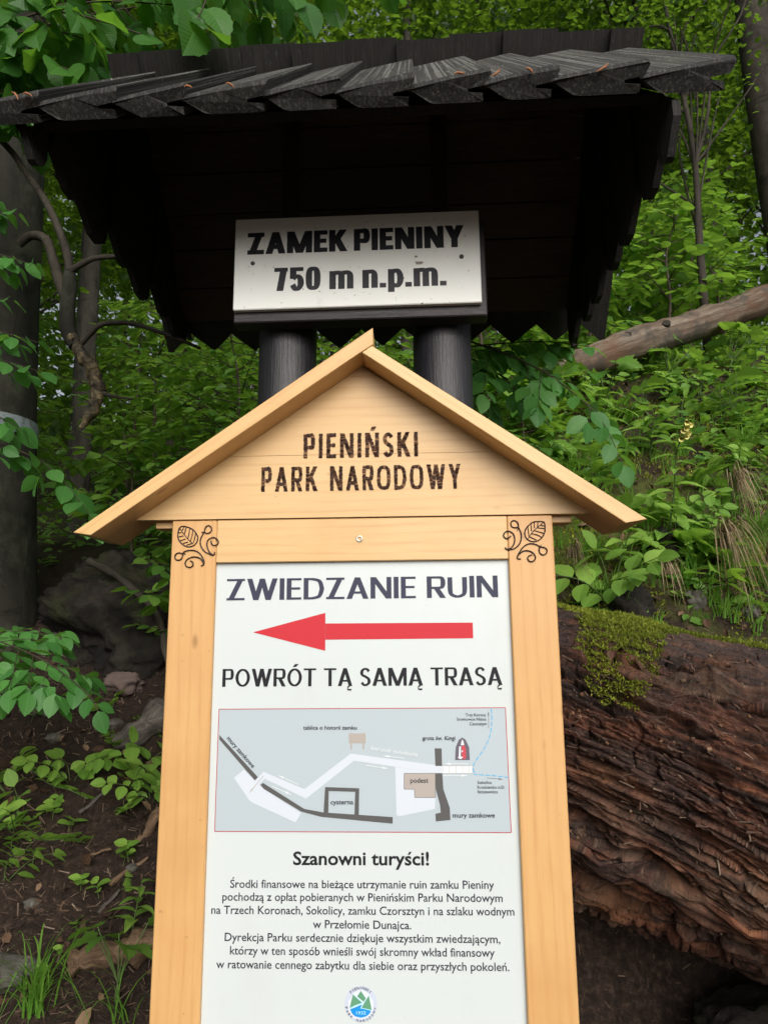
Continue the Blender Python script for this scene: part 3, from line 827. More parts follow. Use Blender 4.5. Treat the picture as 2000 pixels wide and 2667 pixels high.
def arc_text(text, a0, a1, r, h, inward):
    for i, ch in enumerate(text):
        if ch == ' ': continue
        a = R(a0 + (a1 - a0) * i / (len(text) - 1))
        c = np.array([cx + r * math.sin(a), cz + r * math.cos(a)])
        t = np.array([math.cos(a), -math.sin(a)]) * (1 if not inward else -1)
        wdt = {'I': .0012, 'W': .0062}.get(ch, .0042)
        font_line(b2, ch, c - t * wdt / 2, c + t * wdt / 2, h, YP - .0020, .006, 4)
arc_text('PIENIŃSKI', -42, 40, .0290, .0056, False)
arc_text('PARK NARODOWY', 257, 105, .0345, .0056, True)
vv = b2.obj('emblem_lettering', em, panel)

# countersunk screw in the top rail
sc_m = Mat('zinc', .3, .5).base((.55, .52, .45)); sc_m.b.inputs['Metallic'].default_value = .8
b = MB()
ring = lambda r, y, n=20: [(-.003 + r * math.cos(i / n * 6.2832), y, 1.8305 + r * math.sin(i / n * 6.2832)) for i in range(n)]
rs = [(.0085, .0), (.0085, -.0012), (.0068, -.0024), (.0042, -.0022), (.0036, .0015), (.0001, .0016)]
for r, y in rs: b.add(ring(r, y), [], 0) if False else None
V = sum([ring(r, y) for r, y in rs], [])
b.add(V, [(k * 20 + i, k * 20 + (i + 1) % 20, k * 20 + 20 + (i + 1) % 20, k * 20 + 20 + i) for k in range(len(rs) - 1) for i in range(20)])
b.obj('screw', sc_m.m, board, True)

# ================================================================ the dark roofed trail shelter behind
TS = R(-2.8)
nS = (-math.sin(TS), math.cos(TS))
sb = (-.181 * math.cos(TS) + 2.4 * nS[0], -.181 * math.sin(TS) + 2.4 * nS[1])
GS = gz(*sb) - .35
shelter = thing('roofed_signpost', 'dark stained shingle roofed shelter on two round posts behind the pine board', 'shelter', (sb[0], sb[1], GS), TS)
ZS = -GS                                   # local z = world z + ZS
T_post = tar_wood('tarred_post', (R(90), 0, 0), 0, (.018, .017, .022), .40)
T_roof = tar_wood('tarred_shingle', (R(-45.4), 0, 0), 1.0, (.016, .0155, .014), .85, .10)
T_back = tar_wood('tarred_back_shingle', (R(228.6), 0, 0), .1, (.014, .012, .011), .55)
T_ridge = tar_wood('tarred_ridge', (R(90), 0, 0), .12, (.009, .008, .007), .85)
T_in = tar_wood('tarred_board', (0, 0, R(90)), 0, (.085, .052, .038), .5)
for x in (-.288, .288):
    b = MB()
    zz = np.linspace(-.3, 3.06 + ZS, 24)
    P = np.stack([x + .004 * np.sin(zz * 2.1 + x), .004 * np.cos(zz * 1.7), zz], -1)
    b.tube(P, .110 + .003 * np.sin(zz * 3 + x * 9), 28, bump=.012)
    b.obj('post', T_post, shelter, True)
    MB().box(x - .03, x + .03, -.03, .03, 3.05 + ZS, 3.80 + ZS).obj('roof_strut', T_in, shelter)

# front slope: ten thick tongued planks, each with its own tilt
sl = np.array([0, .725, .735]); SL = np.linalg.norm(sl); sl = sl / SL
nr = np.array([0, -sl[2], sl[1]])
edges = [-1.085, -.867, -.645, -.451, -.226, -.023, .175, .38, .562, .796, 1.025]
b = MB()
for i in range(10):
    x0, x1 = edges[i], edges[i + 1]
    w = x1 - x0
    pr = [(.000, .006), (.010, -.004), (.060, -.034), (.078, -.038), (w + .000, -.038), (w + .002, -.036), (w + .002, -.017), (w - .040, -.013), (w - .040, -.006), (w + .010, .010), (w + .020, .036), (w + .018, .041), (w * .5, .024), (.004, .009)]
    jit = rng.uniform(-.012, .012); th = rng.uniform(-.004, .004)
    ns = 5
    ring = []
    for k, (t, top) in enumerate(((0.0, 1), (.014, 0), (.25, 0), (.6, 0), (1.0, 0))):
        for (u, v) in pr:
            vv_ = v
            if top and v > 0: vv_ = v - .008
            p = np.array([x0 + u + .006 * (rng.random() - .5) * (k == 0), -.75, 3.035 + ZS]) + sl * (jit + (rng.uniform(-.004, .004) if k < 2 else 0) + t * SL * 1.05) + nr * (vv_ + .040 + th)
            ring.append(p)
    n = len(pr)
    f = [(k * n + j, k * n + (j + 1) % n, (k + 1) * n + (j + 1) % n, (k + 1) * n + j) for k in range(ns - 1) for j in range(n)]
    b.add(ring, [q for q in f if q[0] >= n] + [tuple(range((ns - 1) * n, ns * n))])
    b.add(ring, [q for q in f if q[0] < n] + [tuple(range(n))[::-1]], 1)
T_end = tar_wood('tarred_end_grain', (R(90), 0, 0), .30, (.013, .012, .011), .85, 1.0)
front = b.obj('front_shingles', [T_roof, T_end], shelter)
# nail heads and fallen needles come later as things of their own

# back slope: shingles with pointed lower ends that run past the ridge, over level sheathing
sd = np.array([0, -.815, .925]); SD = np.linalg.norm(sd); sd /= SD
nd = np.array([0, sd[2], -sd[1]]); nd = np.array([0, .925, .815]) / SD      # outward (up and back)
b = MB()
for i in range(11):
    x0 = -1.135 + i * .2105 + .005; w = .2125
    out = .026 if i % 2 else 0.0
    L = SD + .008 + rng.uniform(-.006, .012)
    z0 = 3.0 + ZS
    def P(u, s, o): return np.array([x0 + u, .75, z0]) + sd * s + nd * (o + out)
    poly = [(0, .085), (w / 2 - .006, 0), (w / 2 + .006, 0), (w, .085), (w, L), (0, L)]
    if i == 0: poly = [(.09, .004), (w / 2 + .006, 0), (w, .085), (w, L), (.09, L)]
    if i == 10: poly = [(0, .085), (w / 2 - .006, 0), (w / 2 + .02, .005), (w / 2 + .02, L), (0, L)]
    v = [P(u, s, 0) for u, s in poly] + [P(u, s, .024) for u, s in poly]
    n = len(poly)
    b.add(v, [tuple(range(n)), tuple(range(2 * n - 1, n - 1, -1))] + [(k, k + n, (k + 1) % n + n, (k + 1) % n) for k in range(n)])
b.obj('back_shingles', T_back, shelter)
b = MB()
s = .16
k = 0
while s < 1.02:
    w = (.155, .17, .148, .163)[k % 4]; dz = (.0, .003, -.002, .004)[k % 4]
    x0, x1 = -.93, .905
    v = []
    for xx in (x0, x1):
        for ss in (s, s + w - .006):
            for oo in (-.030 - dz, -.004):
                v.append(np.array([xx, .75, 3.0 + ZS]) + sd * ss + nd * oo)
    b.add(v, [(0, 1, 3, 2), (4, 6, 7, 5), (0, 4, 5, 1), (2, 3, 7, 6), (0, 2, 6, 4), (1, 5, 7, 3)])
    s += w; k += 1
b.obj('sheathing', T_in, shelter)
# eaves board under the front shingles
b = MB()
for xx0, s0, s1_ in ((-.93, .09, .20), (-.93, .24, .40), (-.93, .44, .60)):
    v = []
    for xx in (-.925, .89):
        for ss in (s0, s1_):
            for oo in (-.032, -.006):
                v.append(np.array([xx, -.75, 3.035 + ZS]) + sl * ss + nr * oo)
    b.add(v, [(0, 1, 3, 2), (4, 6, 7, 5), (0, 4, 5, 1), (2, 3, 7, 6), (0, 2, 6, 4), (1, 5, 7, 3)])
b.obj('eaves_board', T_back, shelter)
# gable ends closed with upright boards, lower corners clipped
for gx0, sgn in ((-.945, -1), (.895, 1)):
    b = MB()
    y = -.73
    k = 0
    def roof_z(yy):
        return 3.035 - .012 + min((yy + .75) / .725 * .735, (.75 - yy) / .815 * .925 - .02) + ZS
    while y < .62:
        w = (.13, .19, .21, .19, .205, .195, .2, .2)[k % 8]
        y1 = min(y + w, .64)
        lo = (2.985 if sgn < 0 else 2.905) + (.0, .02, -.006, .012, -.012, .008, .0, .0)[k % 8] + ZS
        off = .014 * (k % 2)
        top = []
        for yy in (y1, y + w * .5, y): top.append((yy, max(roof_z(yy) - .01, lo + .06)))
        if y < -.02 < y1 : top = [(y1, roof_z(y1) - .01), (-.02, roof_z(-.02) - .02), (y, roof_z(y) - .01)]
        poly = [(y, lo + .080), (y + .50 * (y1 - y), lo + .004), (y1 - .045, lo), (y1 - .012, lo + .020), (y1, lo + .055)] + top
        b.prism(poly, gx0 + off, gx0 + off + .022, axis='x')
        y = y1 + .003; k += 1
    b.obj('gable_boards', T_ridge, shelter)

# sign plate on its backing board
b = MB().box(-.452, .438, -.183, -.112, 2.690 + ZS, 3.055 + ZS, c=.004)
b.obj('backing_board', tar_wood('tarred_backing', (0, 0, R(90)), 0, (.032, .026, .030), .42), shelter)
pw = Mat('sign_white', .5, .35)
n1 = pw.noise(pw.coord('Object', scale=(1, 1, 1)), 3.2, 5, .65)
sp = pw.ramp(pw.noise(pw.coord('Object', loc=(3, 1, 2)), 85, 2, .5), [(.735, 0), (.76, 1)])
dirt = pw.ramp(pw.noise(pw.coord('Object', loc=(1, 5, 2)), 9, 5, .7), [(.62, 0), (.85, .4)])
c = pw.mix(pw.ramp(n1, [(.35, 0), (.75, 1)]), (.92, .94, .92), (.87, .90, .87))
c = pw.mix(dirt, c, (.45, .45, .38))
pw.base(pw.mix(sp, c, (.07, .06, .04)))
b = MB().box(-.449, .417, -.206, -.1835, 2.727 + ZS, 3.077 + ZS, c=.003)
sign = b.obj('name_plate', pw.m, shelter)
pb = Mat('sign_black', .45, .4)
pb.base(pb.mix(pb.ramp(pb.noise(pb.coord('Object'), 120, 3, .6), [(.68, 0), (.74, 1)]), (.010, .010, .016), (.10, .10, .10)))
SX = lambda fx: -.449 + .866 * fx
SZ = lambda fz: 3.077 - .35 * fz + ZS
b = MB()
letters(b, 'ZAMEK PIENINY', SX(.053), SX(.935), SZ(.402), .084, .265, .20, -.2066, e=3.0, gap=.07, space=.22, wscale=.98)
b.obj('painted_lettering', pb.m, sign)
b = MB()
letters(b, '750 m n.p.m.', SX(.166), SX(.862), SZ(.811), .088, .275, .17, -.2066, e=2.8, gap=.075, space=.30, wscale=.88)
b.obj('painted_lettering', pb.m, sign)
b = MB()
for fx, fz, r in ((.077, .5, .0075), (.925, .507, .0080)):
    n = 14
    ring = [(SX(fx) + r * math.cos(k / n * 6.2832), -.2085, SZ(fz) + r * math.sin(k / n * 6.2832)) for k in range(n)]
    ring2 = [(SX(fx) + r * .6 * math.cos(k / n * 6.2832), -.2105, SZ(fz) + r * .6 * math.sin(k / n * 6.2832)) for k in range(n)]
    ring0 = [(p[0], -.206, p[2]) for p in ring]
    b.add(ring0 + ring + ring2, [(j * n + i, j * n + (i + 1) % n, j * n + n + (i + 1) % n, j * n + n + i) for j in (0, 1) for i in range(n)] + [tuple(range(2 * n, 3 * n))])
b.obj('nail_head', plain('iron', (.06, .055, .055), .55), sign)
b = MB()
b.add([(SX(.752) + .013 * math.cos(t) * (1 + .35 * math.sin(3 * t + 1)), -.2078, SZ(.56) + .008 * math.sin(t) * (1 + .4 * math.cos(2 * t))) for t in np.linspace(0, 6.28, 18)[:-1]], [tuple(range(17))])
b.add([(SX(.742) + .006 * math.cos(t), -.2078, SZ(.49) + .004 * math.sin(t)) for t in np.linspace(0, 6.28, 10)[:-1]], [tuple(range(9))])
b.obj('mud_spot', plain('dried_mud', (.33, .30, .26), .9), sign)

# orange beech bud scales lying on the shingle ends
chip_m = speck_mat('bud_scale', [(0, (.22, .08, .03)), (1, (.42, .19, .09))], .7)
lab = ['short rusty bud scale on the shingle ends, beside the leftmost gap', 'pale rusty bud scale near the left end of the roof', 'rusty bud scale lying left of the roof middle',
       'orange bud scale above the sign, left of its centre', 'orange bud scale above the right half of the sign', 'thin rusty bud scale leaning at a shingle joint', 'longest orange bud scale on the right part of the roof', 'tiny rusty bud scale stuck beside the longest one']
for i, (x, dl, rot, ln) in enumerate([(-.90, .00, .9, .034), (-.87, .012, .4, .03), (-.42, .008, .2, .024), (-.305, .004, .5, .028), (.315, .012, .1, .030), (.41, .006, 2.4, .034), (.50, .016, .7, .027), (.69, .008, 2.5, .040)]):
    q = np.array([x, -.75, 3.035 + ZS]) + sl * (-.012 + dl) + nr * .06
    ct, st_ = math.cos(TS), math.sin(TS)
    wpos = (sb[0] + q[0] * ct - q[1] * st_, sb[1] + q[0] * st_ + q[1] * ct - .012, q[2] + GS)
    b = MB(); b.tube([(-ln / 2, 0, 0), (-ln / 5, 0, .004), (ln / 5, 0, .003), (ln / 2, 0, 0)], [.0008, .0032, .0030, .0008], 7)
    tag(b.obj('bud_scale', chip_m, None, True, wpos, (.2, rot, TS)), lab[i], 'bud scale', 'bud scales on the shelter roof')

# ================================================================ leaves
def blade_tpl(prof, n=5, fold=.16, droop=.18, wav=0.0):
    """leaf blade of length 1 along x, profile = half width at t; folded on the midrib, tip drooping"""
    t = np.linspace(0, 1, n + 1)
    w = np.array([prof(a) for a in t])
    v, uv = [], []
    for a, b in zip(t, w):
        z = -droop * a * a
        lift = fold * b + wav * math.sin(a * 17)
        v += [(a, -b, z + lift), (a, 0, z), (a, b, z + fold * b - wav * math.sin(a * 17))]
        uv += [(a, -b), (a, 0), (a, b)]
    f = []
    for i in range(n):
        k = i * 3
        f += [(k, k + 3, k + 4, k + 1), (k + 1, k + 4, k + 5, k + 2)]
    return np.array(v), np.array(f), np.array(uv)

def outline_tpl(pts, c=(.45, 0), fold=.12, droop=.2):
    P = [(a, b) for a, b in pts] + [(a, -b) for a, b in pts[::-1] if abs(b) > 1e-6 and True]
    v = [(c[0], c[1], -.02)] + [(a, b, fold * abs(b) - droop * a * a) for a, b in P]
    n = len(P)
    f = [(0, 1 + i, 1 + (i + 1) % n) for i in range(n)]
    return np.array(v), np.array(f), np.array([(a, b) for a, b, _ in v])

beech_tpl = blade_tpl(lambda t: .34 * max(0, math.sin(math.pi * t ** .85)) ** .75 + .004, 6, .14, .16, .006)
lance_tpl = blade_tpl(lambda t: .17 * max(0, math.sin(math.pi * t ** .8)) ** .9 + .004, 6, .35, .45, .008)
hazel_tpl = outline_tpl([(0, .03), (-.03, .22), (.08, .38), (.22, .46), (.27, .43), (.38, .48), (.46, .43), (.58, .43), (.64, .36), (.76, .30), (.82, .20), (.92, .10), (1.02, 0)], (.4, 0), .16, .24)
maple_tpl = outline_tpl([(0, .02), (-.08, .25), (.05, .34), (.02, .50), (.18, .46), (.30, .60), (.36, .42), (.48, .30), (.60, .36), (.68, .24), (.82, .20), (.86, .10), (1.02, 0)], (.3, 0), .18, .2)
far_tpl = (np.array([(0, 0, 0), (.5, -.36, .05), (1, 0, -.12), (.5, .36, .05)]), np.array([(0, 1, 2), (0, 2, 3)]), np.array([(0, 0), (.5, -.36), (1, 0), (.5, .36)]))
mid_tpl = (np.array([(0, 0, 0), (.3, -.30, .05), (.72, -.25, .02), (1, 0, -.14), (.72, .25, .02), (.3, .30, .05), (.5, 0, -.02)]),
           np.array([(6, 0, 1), (6, 1, 2), (6, 2, 3), (6, 3, 4), (6, 4, 5), (6, 5, 0)]), np.array([(0, 0), (.3, -.3), (.72, -.25), (1, 0), (.72, .25), (.3, .3), (.5, 0)]))

def unit(a): return a / (np.linalg.norm(a, axis=-1, keepdims=True) + 1e-9)

def put(mb, tpl, pos, dirx, nrm, size, mat=0):
    V, F, UV = tpl
    pos = np.asarray(pos, float).reshape(-1, 3); n = len(pos)
    X = unit(np.broadcast_to(np.asarray(dirx, float), (n, 3)))
    N = np.broadcast_to(np.asarray(nrm, float), (n, 3))
    Y = unit(np.cross(N, X)); Z = np.cross(X, Y)
    s = np.broadcast_to(np.asarray(size, float), (n,))[:, None, None]
    P = pos[:, None] + s * (V[None, :, :1] * X[:, None] + V[None, :, 1:2] * Y[:, None] + V[None, :, 2:3] * Z[:, None])
    F2 = (F[None] + (np.arange(n) * len(V))[:, None, None]).reshape(-1, F.shape[1])
    mb.add(P.reshape(-1, 3), F2, mat, np.tile(UV, (n, 1)))

def rnd(r, n, up=.6):
    v = r.normal(size=(n, 3)) * (1 - up); v[:, 2] += 1
    return unit(v)

def spray(S, L, path, rad, tpl, size, gap, r, spread=55, droop=.15, sub=0.0, leafstart=.15, up=(0, 0, 1), jn=.3):
    """a twig with alternate leaves in one plane, optional side twigs"""
    P = spline(path, 6); n = len(P)
    S.tube(P, np.linspace(rad, rad * .35, n), 5, caps=False)
    T = unit(np.gradient(P, axis=0))
    cl = np.concatenate([[0], np.cumsum(np.linalg.norm(np.diff(P, axis=0), axis=1))])
    upv = np.array(up, float)
    s = cl[-1] * leafstart; side = 1
    while s < cl[-1]:
        p = np.array([np.interp(s, cl, P[:, k]) for k in range(3)]); t = unit(np.array([np.interp(s, cl, T[:, k]) for k in range(3)]))
        b = unit(np.cross(upv, t)) * side
        a = R(spread + r.uniform(-14, 14))
        d = t * math.cos(a) + b * math.sin(a) + np.array([0, 0, -droop + r.uniform(-.12, .12)])
        if sub and s < cl[-1] * .8 and r.random() < .75:
            ln = (cl[-1] - s) * sub * r.uniform(.7, 1.15)
            e = p + unit(d) * ln
            spray(S, L, [p, p + unit(d) * ln * .5 + np.array([0, 0, .02 * ln]), e + np.array([0, 0, -.1 * ln])], rad * .5, tpl, size, gap, r, spread, droop, 0, .2, up, jn)
        else:
            nn = unit(upv + r.normal(size=3) * jn)
            put(L, tpl, p + unit(d) * size * .12, d, nn, size * r.uniform(.72, 1.15))
        s += gap * r.uniform(.8, 1.2); side = -side
    put(L, tpl, P[-1], T[-1] + np.array([0, 0, -droop]), unit(upv + r.normal(size=3) * jn), size)

bark_beech = bark_mat('bark_beech', (.009, .009, .007), (.032, .031, .023), 5.5, (.055, .060, .040))
bark_dark = bark_mat('bark_dark', (.018, .015, .012), (.06, .052, .04), 9)
bark_far = bark_mat('bark_far', (.018, .016, .013), (.065, .060, .048), 6)
twig_m = plain('twig', (.045, .032, .02), .7)
green_stem = plain('green_stem', (.07, .12, .03), .6)
leaf_near = leaf_mat('leaf_hazel', (.026, .095, .018), (.070, .19, .032), (.20, .46, .035), .38, .38, True, (.20, .22, .03))
leaf_beech = leaf_mat('leaf_beech', (.042, .15, .034), (.11, .29, .065), (.26, .58, .06), .36, .36, True)
leaf_herb = leaf_mat('leaf_herb', (.095, .21, .032), (.25, .40, .070), (.38, .68, .07), .35, .45, True, (.26, .27, .05))
leaf_bright = leaf_mat('leaf_bright', (.09, .22, .02), (.15, .30, .03), (.36, .62, .05), .42, .45, True)
leaf_shrub = leaf_mat('leaf_shrub', (.052, .14, .025), (.18, .32, .056), (.34, .62, .06), .38, .42, False, (.24, .25, .05))
leaf_far = leaf_mat('leaf_far', (.010, .036, .006), (.055, .115, .015), (.22, .40, .028), .48, .45)
moss_m = leaf_mat('moss_blade', (.12, .155, .016), (.33, .36, .042), (.36, .42, .05), .25, .8)
grass_m = leaf_mat('grass_blade', (.085, .22, .028), (.18, .36, .05), (.32, .56, .06), .32, .5)
straw_m = speck_mat('dry_grass', [(0, (.16, .11, .06)), (.6, (.30, .22, .13)), (1, (.42, .34, .22))], .75)

# ================================================================ the ground
def axis(parts):
    return np.unique(np.concatenate([np.linspace(a, b, n) for a, b, n in parts]).round(5))
gxs = axis([(-60, -8, 30), (-8, -2.6, 60), (-2.6, 3.2, 230), (3.2, 8, 60), (8, 60, 30)])
gys = axis([(-25, 0, 16), (0, 1.9, 24), (1.9, 5.2, 140), (5.2, 10, 70), (10, 70, 50)])
GX, GY = np.meshgrid(gxs, gys)
GZ = ground(GX, GY) + .012 * sstep(1.8, 2.2, GY) * fbm(GX * 16, GY * 16, 1.3, 3)
nx, ny = len(gxs), len(gys)
ii = (np.arange(ny - 1)[:, None] * nx + np.arange(nx - 1)[None]).ravel()
soil = Mat('forest_soil', .9, .15)
co = soil.coord('Object')
n1 = soil.noise(co, 2.0, 6, .65); n2 = soil.noise(co, 38, 5, .75); n3 = soil.noise(co, 1.1, 4, .6, .3)
c = soil.ramp(n2, [(.30, (.008, .006, .005)), (.52, (.030, .020, .015)), (.70, (.075, .052, .038)), (.82, (.13, .10, .075))])
c = soil.mix(soil.ramp(n1, [(.38, 0), (.62, .65)]), c, (.022, .015, .012))
sx = soil.n('ShaderNodeSeparateXYZ'); soil.l(co, sx.inputs[0])
rightness = soil.ramp(soil.math('MULTIPLY', soil.math('ADD', sx.outputs[0], 1.2), .4), [(.3, 0), (.75, 1)])
mossy = soil.math('MULTIPLY', soil.math('MULTIPLY', soil.ramp(n3, [(.46, 0), (.60, 1)]), soil.ramp(n2, [(.35, 1), (.75, .5)])), soil.math('MULTIPLY', rightness, soil.ramp(soil.math('MULTIPLY', sx.outputs[1], .25), [(.70, 0), (.76, 1)])))
c = soil.mix(mossy, c, (.075, .095, .018))
farm = soil.ramp(soil.math('MULTIPLY', sx.outputs[1], .1), [(.45, 0), (.75, 1)])
c = soil.mix(soil.math('MULTIPLY', farm, .6), c, (.030, .038, .013))
soil.base(c); soil.bump(n2, .8, .02)
b = MB(); b.add(np.stack([GX, GY, GZ], -1).reshape(-1, 3), np.stack([ii, ii + 1, ii + nx + 1, ii + nx], -1))
tag(b.obj('ground', soil.m, None, True), kind='structure')

# ================================================================ the rotten log on the right
LA, LB = np.array([.30, 2.98, 1.27]), np.array([2.35, 1.80, .76])
ax = unit(LB - LA); LL = np.linalg.norm(LB - LA)
e1 = unit(np.array([0, 0, 1.0]) - ax * ax[2]); e2 = np.cross(ax, e1)      # e2 points away from / towards the viewer
if e2[1] > 0: e2 = -e2                                                     # make e2 face the viewer (-y)
def _cell(i, j):
    return (np.sin(i * 127.1 + j * 311.7) * 43758.5453) % 1.0
def log_r(s, a):
    """radius of the decayed trunk at length s and angle a (0 = top, + towards the viewer)"""
    h = a - s * .26 + .05 * fbm(s * 2.2, a * 1.5, 2.2, 2)     # fibres run slightly round the trunk
    low = fbm(s * 1.4, h * 1.6, 4.2, 3)
    side = sstep(.35, .7, a)
    q = h * 4.6 + .85 * fbm(s * 1.7, h * 2.2, 8.8, 3)
    saw = 1 - (q - np.floor(q))                               # broken layers, lower edges undercut
    layer = (saw - .5) * (.5 + .9 * _cell(np.floor(q), np.floor(s * 1.3 + _cell(np.floor(q), 3.0) * 5)))
    q2 = h * 15 + 1.1 * fbm(s * 3.0, h * 5, 1.8, 3)
    layer2 = (.5 - (q2 - np.floor(q2)))
    rid = 1 - 2 * np.abs(fbm(s * 1.8, h * 12, 7.7, 3))
    fine = 1 - 2 * np.abs(fbm(s * 6, h * 42, 3.1, 3))
    u, v = s * 9 + .8 * fbm(s * 5, h * 9, 5.1, 2), h * 17 + .6 * fbm(s * 6, h * 6, 6.6, 2)
    blk = _cell(np.floor(u), np.floor(v))                     # cubical cracking
    gap = np.minimum(np.minimum(u - np.floor(u), np.floor(u) + 1 - u), np.minimum(v - np.floor(v), np.floor(v) + 1 - v))
    rot_ = sstep(-.35, .15, fbm(s * 1.5 + 3, h * 2.5, 11.0, 3)) * side
    crumb = fbm(s * 26, h * 22, 9.1, 3)
    pit = sstep(.30, .62, fbm(s * 2.2, h * 4.5, 12.1, 4))
    return (.50 + .035 * low + side * (1 - .75 * sstep(1.25, 1.75, h)) * (.046 * layer + .011 * layer2) + side * .013 * fbm(s * 9, h * 8, 15.5, 3) * (.75 + .7 * fbm(s * 2.4, h * 2.4, 14.1, 2)) + .012 * rid + .006 * fine + .006 * crumb
            + rot_ * (.034 * (blk - .5) - .024 * sstep(.14, 0, gap)) - .055 * pit * side)
sa = np.linspace(0, LL, 560); aa = np.concatenate([np.linspace(-2.2, -.6, 50), np.linspace(-.59, 2.5, 460), np.linspace(2.51, 3.6, 40)])
Sg, Ag = np.meshgrid(sa, aa, indexing='ij')
Rg = log_r(Sg, Ag)
def log_pt(s, a, extra=0.0):
    r = log_r(s, a) + extra
    return LA + s[..., None] * ax + (r * np.cos(a))[..., None] * e1 + (r * np.sin(a))[..., None] * e2
rotm = Mat('rotten_wood', .88, .25)
co = rotm.coord('UV')
stc = rotm.n('ShaderNodeMapping'); rotm.l(co, stc.inputs[0]); stc.inputs['Scale'].default_value = (2.2, 15, 1)
sk = rotm.n('ShaderNodeMapping'); rotm.l(co, sk.inputs[0]); sk.inputs['Scale'].default_value = (6, 38, 1)
a1 = rotm.noise(stc.outputs[0], 1.2, 8, .72, .6); a2 = rotm.noise(sk.outputs[0], 1.6, 6, .75, .3); a3 = rotm.noise(co, 2.6, 4, .6)
a4 = rotm.noise(co, 60, 4, .7)
c = rotm.ramp(a1, [(.30, (.010, .007, .006)), (.43, (.035, .020, .016)), (.53, (.105, .040, .024)), (.62, (.20, .080, .042)), (.76, (.30, .205, .145))])
c = rotm.mix(rotm.ramp(a3, [(.46, 0), (.62, .75)]), c, (.045, .026, .022))
c = rotm.mix(rotm.math('MULTIPLY', rotm.ramp(rotm.noise(rotm.coord('UV', loc=(7, 3, 0)), 2.1, 5, .6), [(.54, 0), (.64, 1)]), .5), c, (.13, .095, .075))
c = rotm.mix(rotm.ramp(a2, [(.36, .85), (.50, 0)]), c, (.008, .006, .005))
c = rotm.mix(rotm.math('MULTIPLY', rotm.ramp(rotm.noise(rotm.coord('UV', loc=(2, 9, 0)), 3.2, 6, .65), [(.54, 0), (.66, 1)]), .6), c, (.20, .085, .035))
c = rotm.mix(rotm.math('MULTIPLY', rotm.ramp(a4, [(.56, 0), (.70, 1)]), .5), c, (.24, .16, .11))
c = rotm.mix(rotm.math('MULTIPLY', rotm.ramp(rotm.noise(co, 110, 4, .7), [(.30, 1), (.42, 0)]), .6), c, (.008, .006, .005))
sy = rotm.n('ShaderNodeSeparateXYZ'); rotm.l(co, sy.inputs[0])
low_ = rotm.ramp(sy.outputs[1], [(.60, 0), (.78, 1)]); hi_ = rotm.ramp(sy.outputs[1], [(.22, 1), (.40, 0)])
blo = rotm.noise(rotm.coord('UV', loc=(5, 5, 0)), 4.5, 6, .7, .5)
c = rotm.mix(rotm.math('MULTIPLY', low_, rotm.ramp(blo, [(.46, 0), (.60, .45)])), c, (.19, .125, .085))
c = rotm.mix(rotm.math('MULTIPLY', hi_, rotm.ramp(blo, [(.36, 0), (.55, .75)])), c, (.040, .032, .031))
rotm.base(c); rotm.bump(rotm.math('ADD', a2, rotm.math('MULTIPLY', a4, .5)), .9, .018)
b = MB(); na = len(aa)
ii = (np.arange(559)[:, None] * na + np.arange(na - 1)[None]).ravel()
b.add(log_pt(Sg, Ag).reshape(-1, 3), np.stack([ii, ii + 1, ii + na + 1, ii + na], -1), 0, np.stack([Sg.ravel(), (Ag - Sg * .26).ravel() * .5], -1))
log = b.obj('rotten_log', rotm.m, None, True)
tag(log, 'huge rotten reddish brown log with moss on its top edge, right of the board', 'log')
r = np.random.default_rng(21)
# moss: a thick cushion of upright tips in patches along the top and one tongue hanging down the front
def moss_mask(s, a):
    top = np.exp(-((a + .10 + .08 * np.sin(s * 4)) / .27) ** 2) * (1.05 + .45 * fbm(s * 5, a * 5, 3.3, 2))
    tongue = np.exp(-((s - .60 - .10 * a) / (.21 - .10 * a)) ** 2) * sstep(1.2, .85, a) * sstep(-.2, .0, a)
    left = np.exp(-((s - .42) / .08) ** 2) * np.exp(-((a - .80) / .14) ** 2)
    return np.maximum(np.maximum(top, tongue * 1.15), left * .95)
cand_s = r.uniform(.2, LL, 140000); cand_a = r.uniform(-.55, 1.25, 140000)
k = moss_mask(cand_s, cand_a) + .25 * fbm(cand_s * 14, cand_a * 14, 2.2, 2) > .56
ms, ma = cand_s[k][:42000], cand_a[k][:42000]
P = log_pt(ms, ma, .002 + .012 * r.random(len(ms)))
out = np.cos(ma)[:, None] * e1 + np.sin(ma)[:, None] * e2
d = unit(out + r.normal(size=P.shape) * .55 + np.array([0, 0, -.15]))
tip = (np.array([(0, -.16, 0), (.5, -.2, .03), (1, 0, 0), (.5, .2, .03), (0, .16, 0)]), np.array([(0, 1, 3, 4), (1, 2, 3, 3)])[:1], np.zeros((5, 2)))
tip = (np.array([(0, -.14, 0), (.45, -.19, .04), (1, 0, -.05), (.45, .19, .04), (0, .14, 0)]), np.array([(0, 1, 4), (1, 3, 4), (1, 2, 3)]), np.zeros((5, 2)))
b = MB(); put(b, tip, P, d, r.normal(size=P.shape), r.uniform(.006, .016, len(P)))
b.obj('moss', moss_m, log)
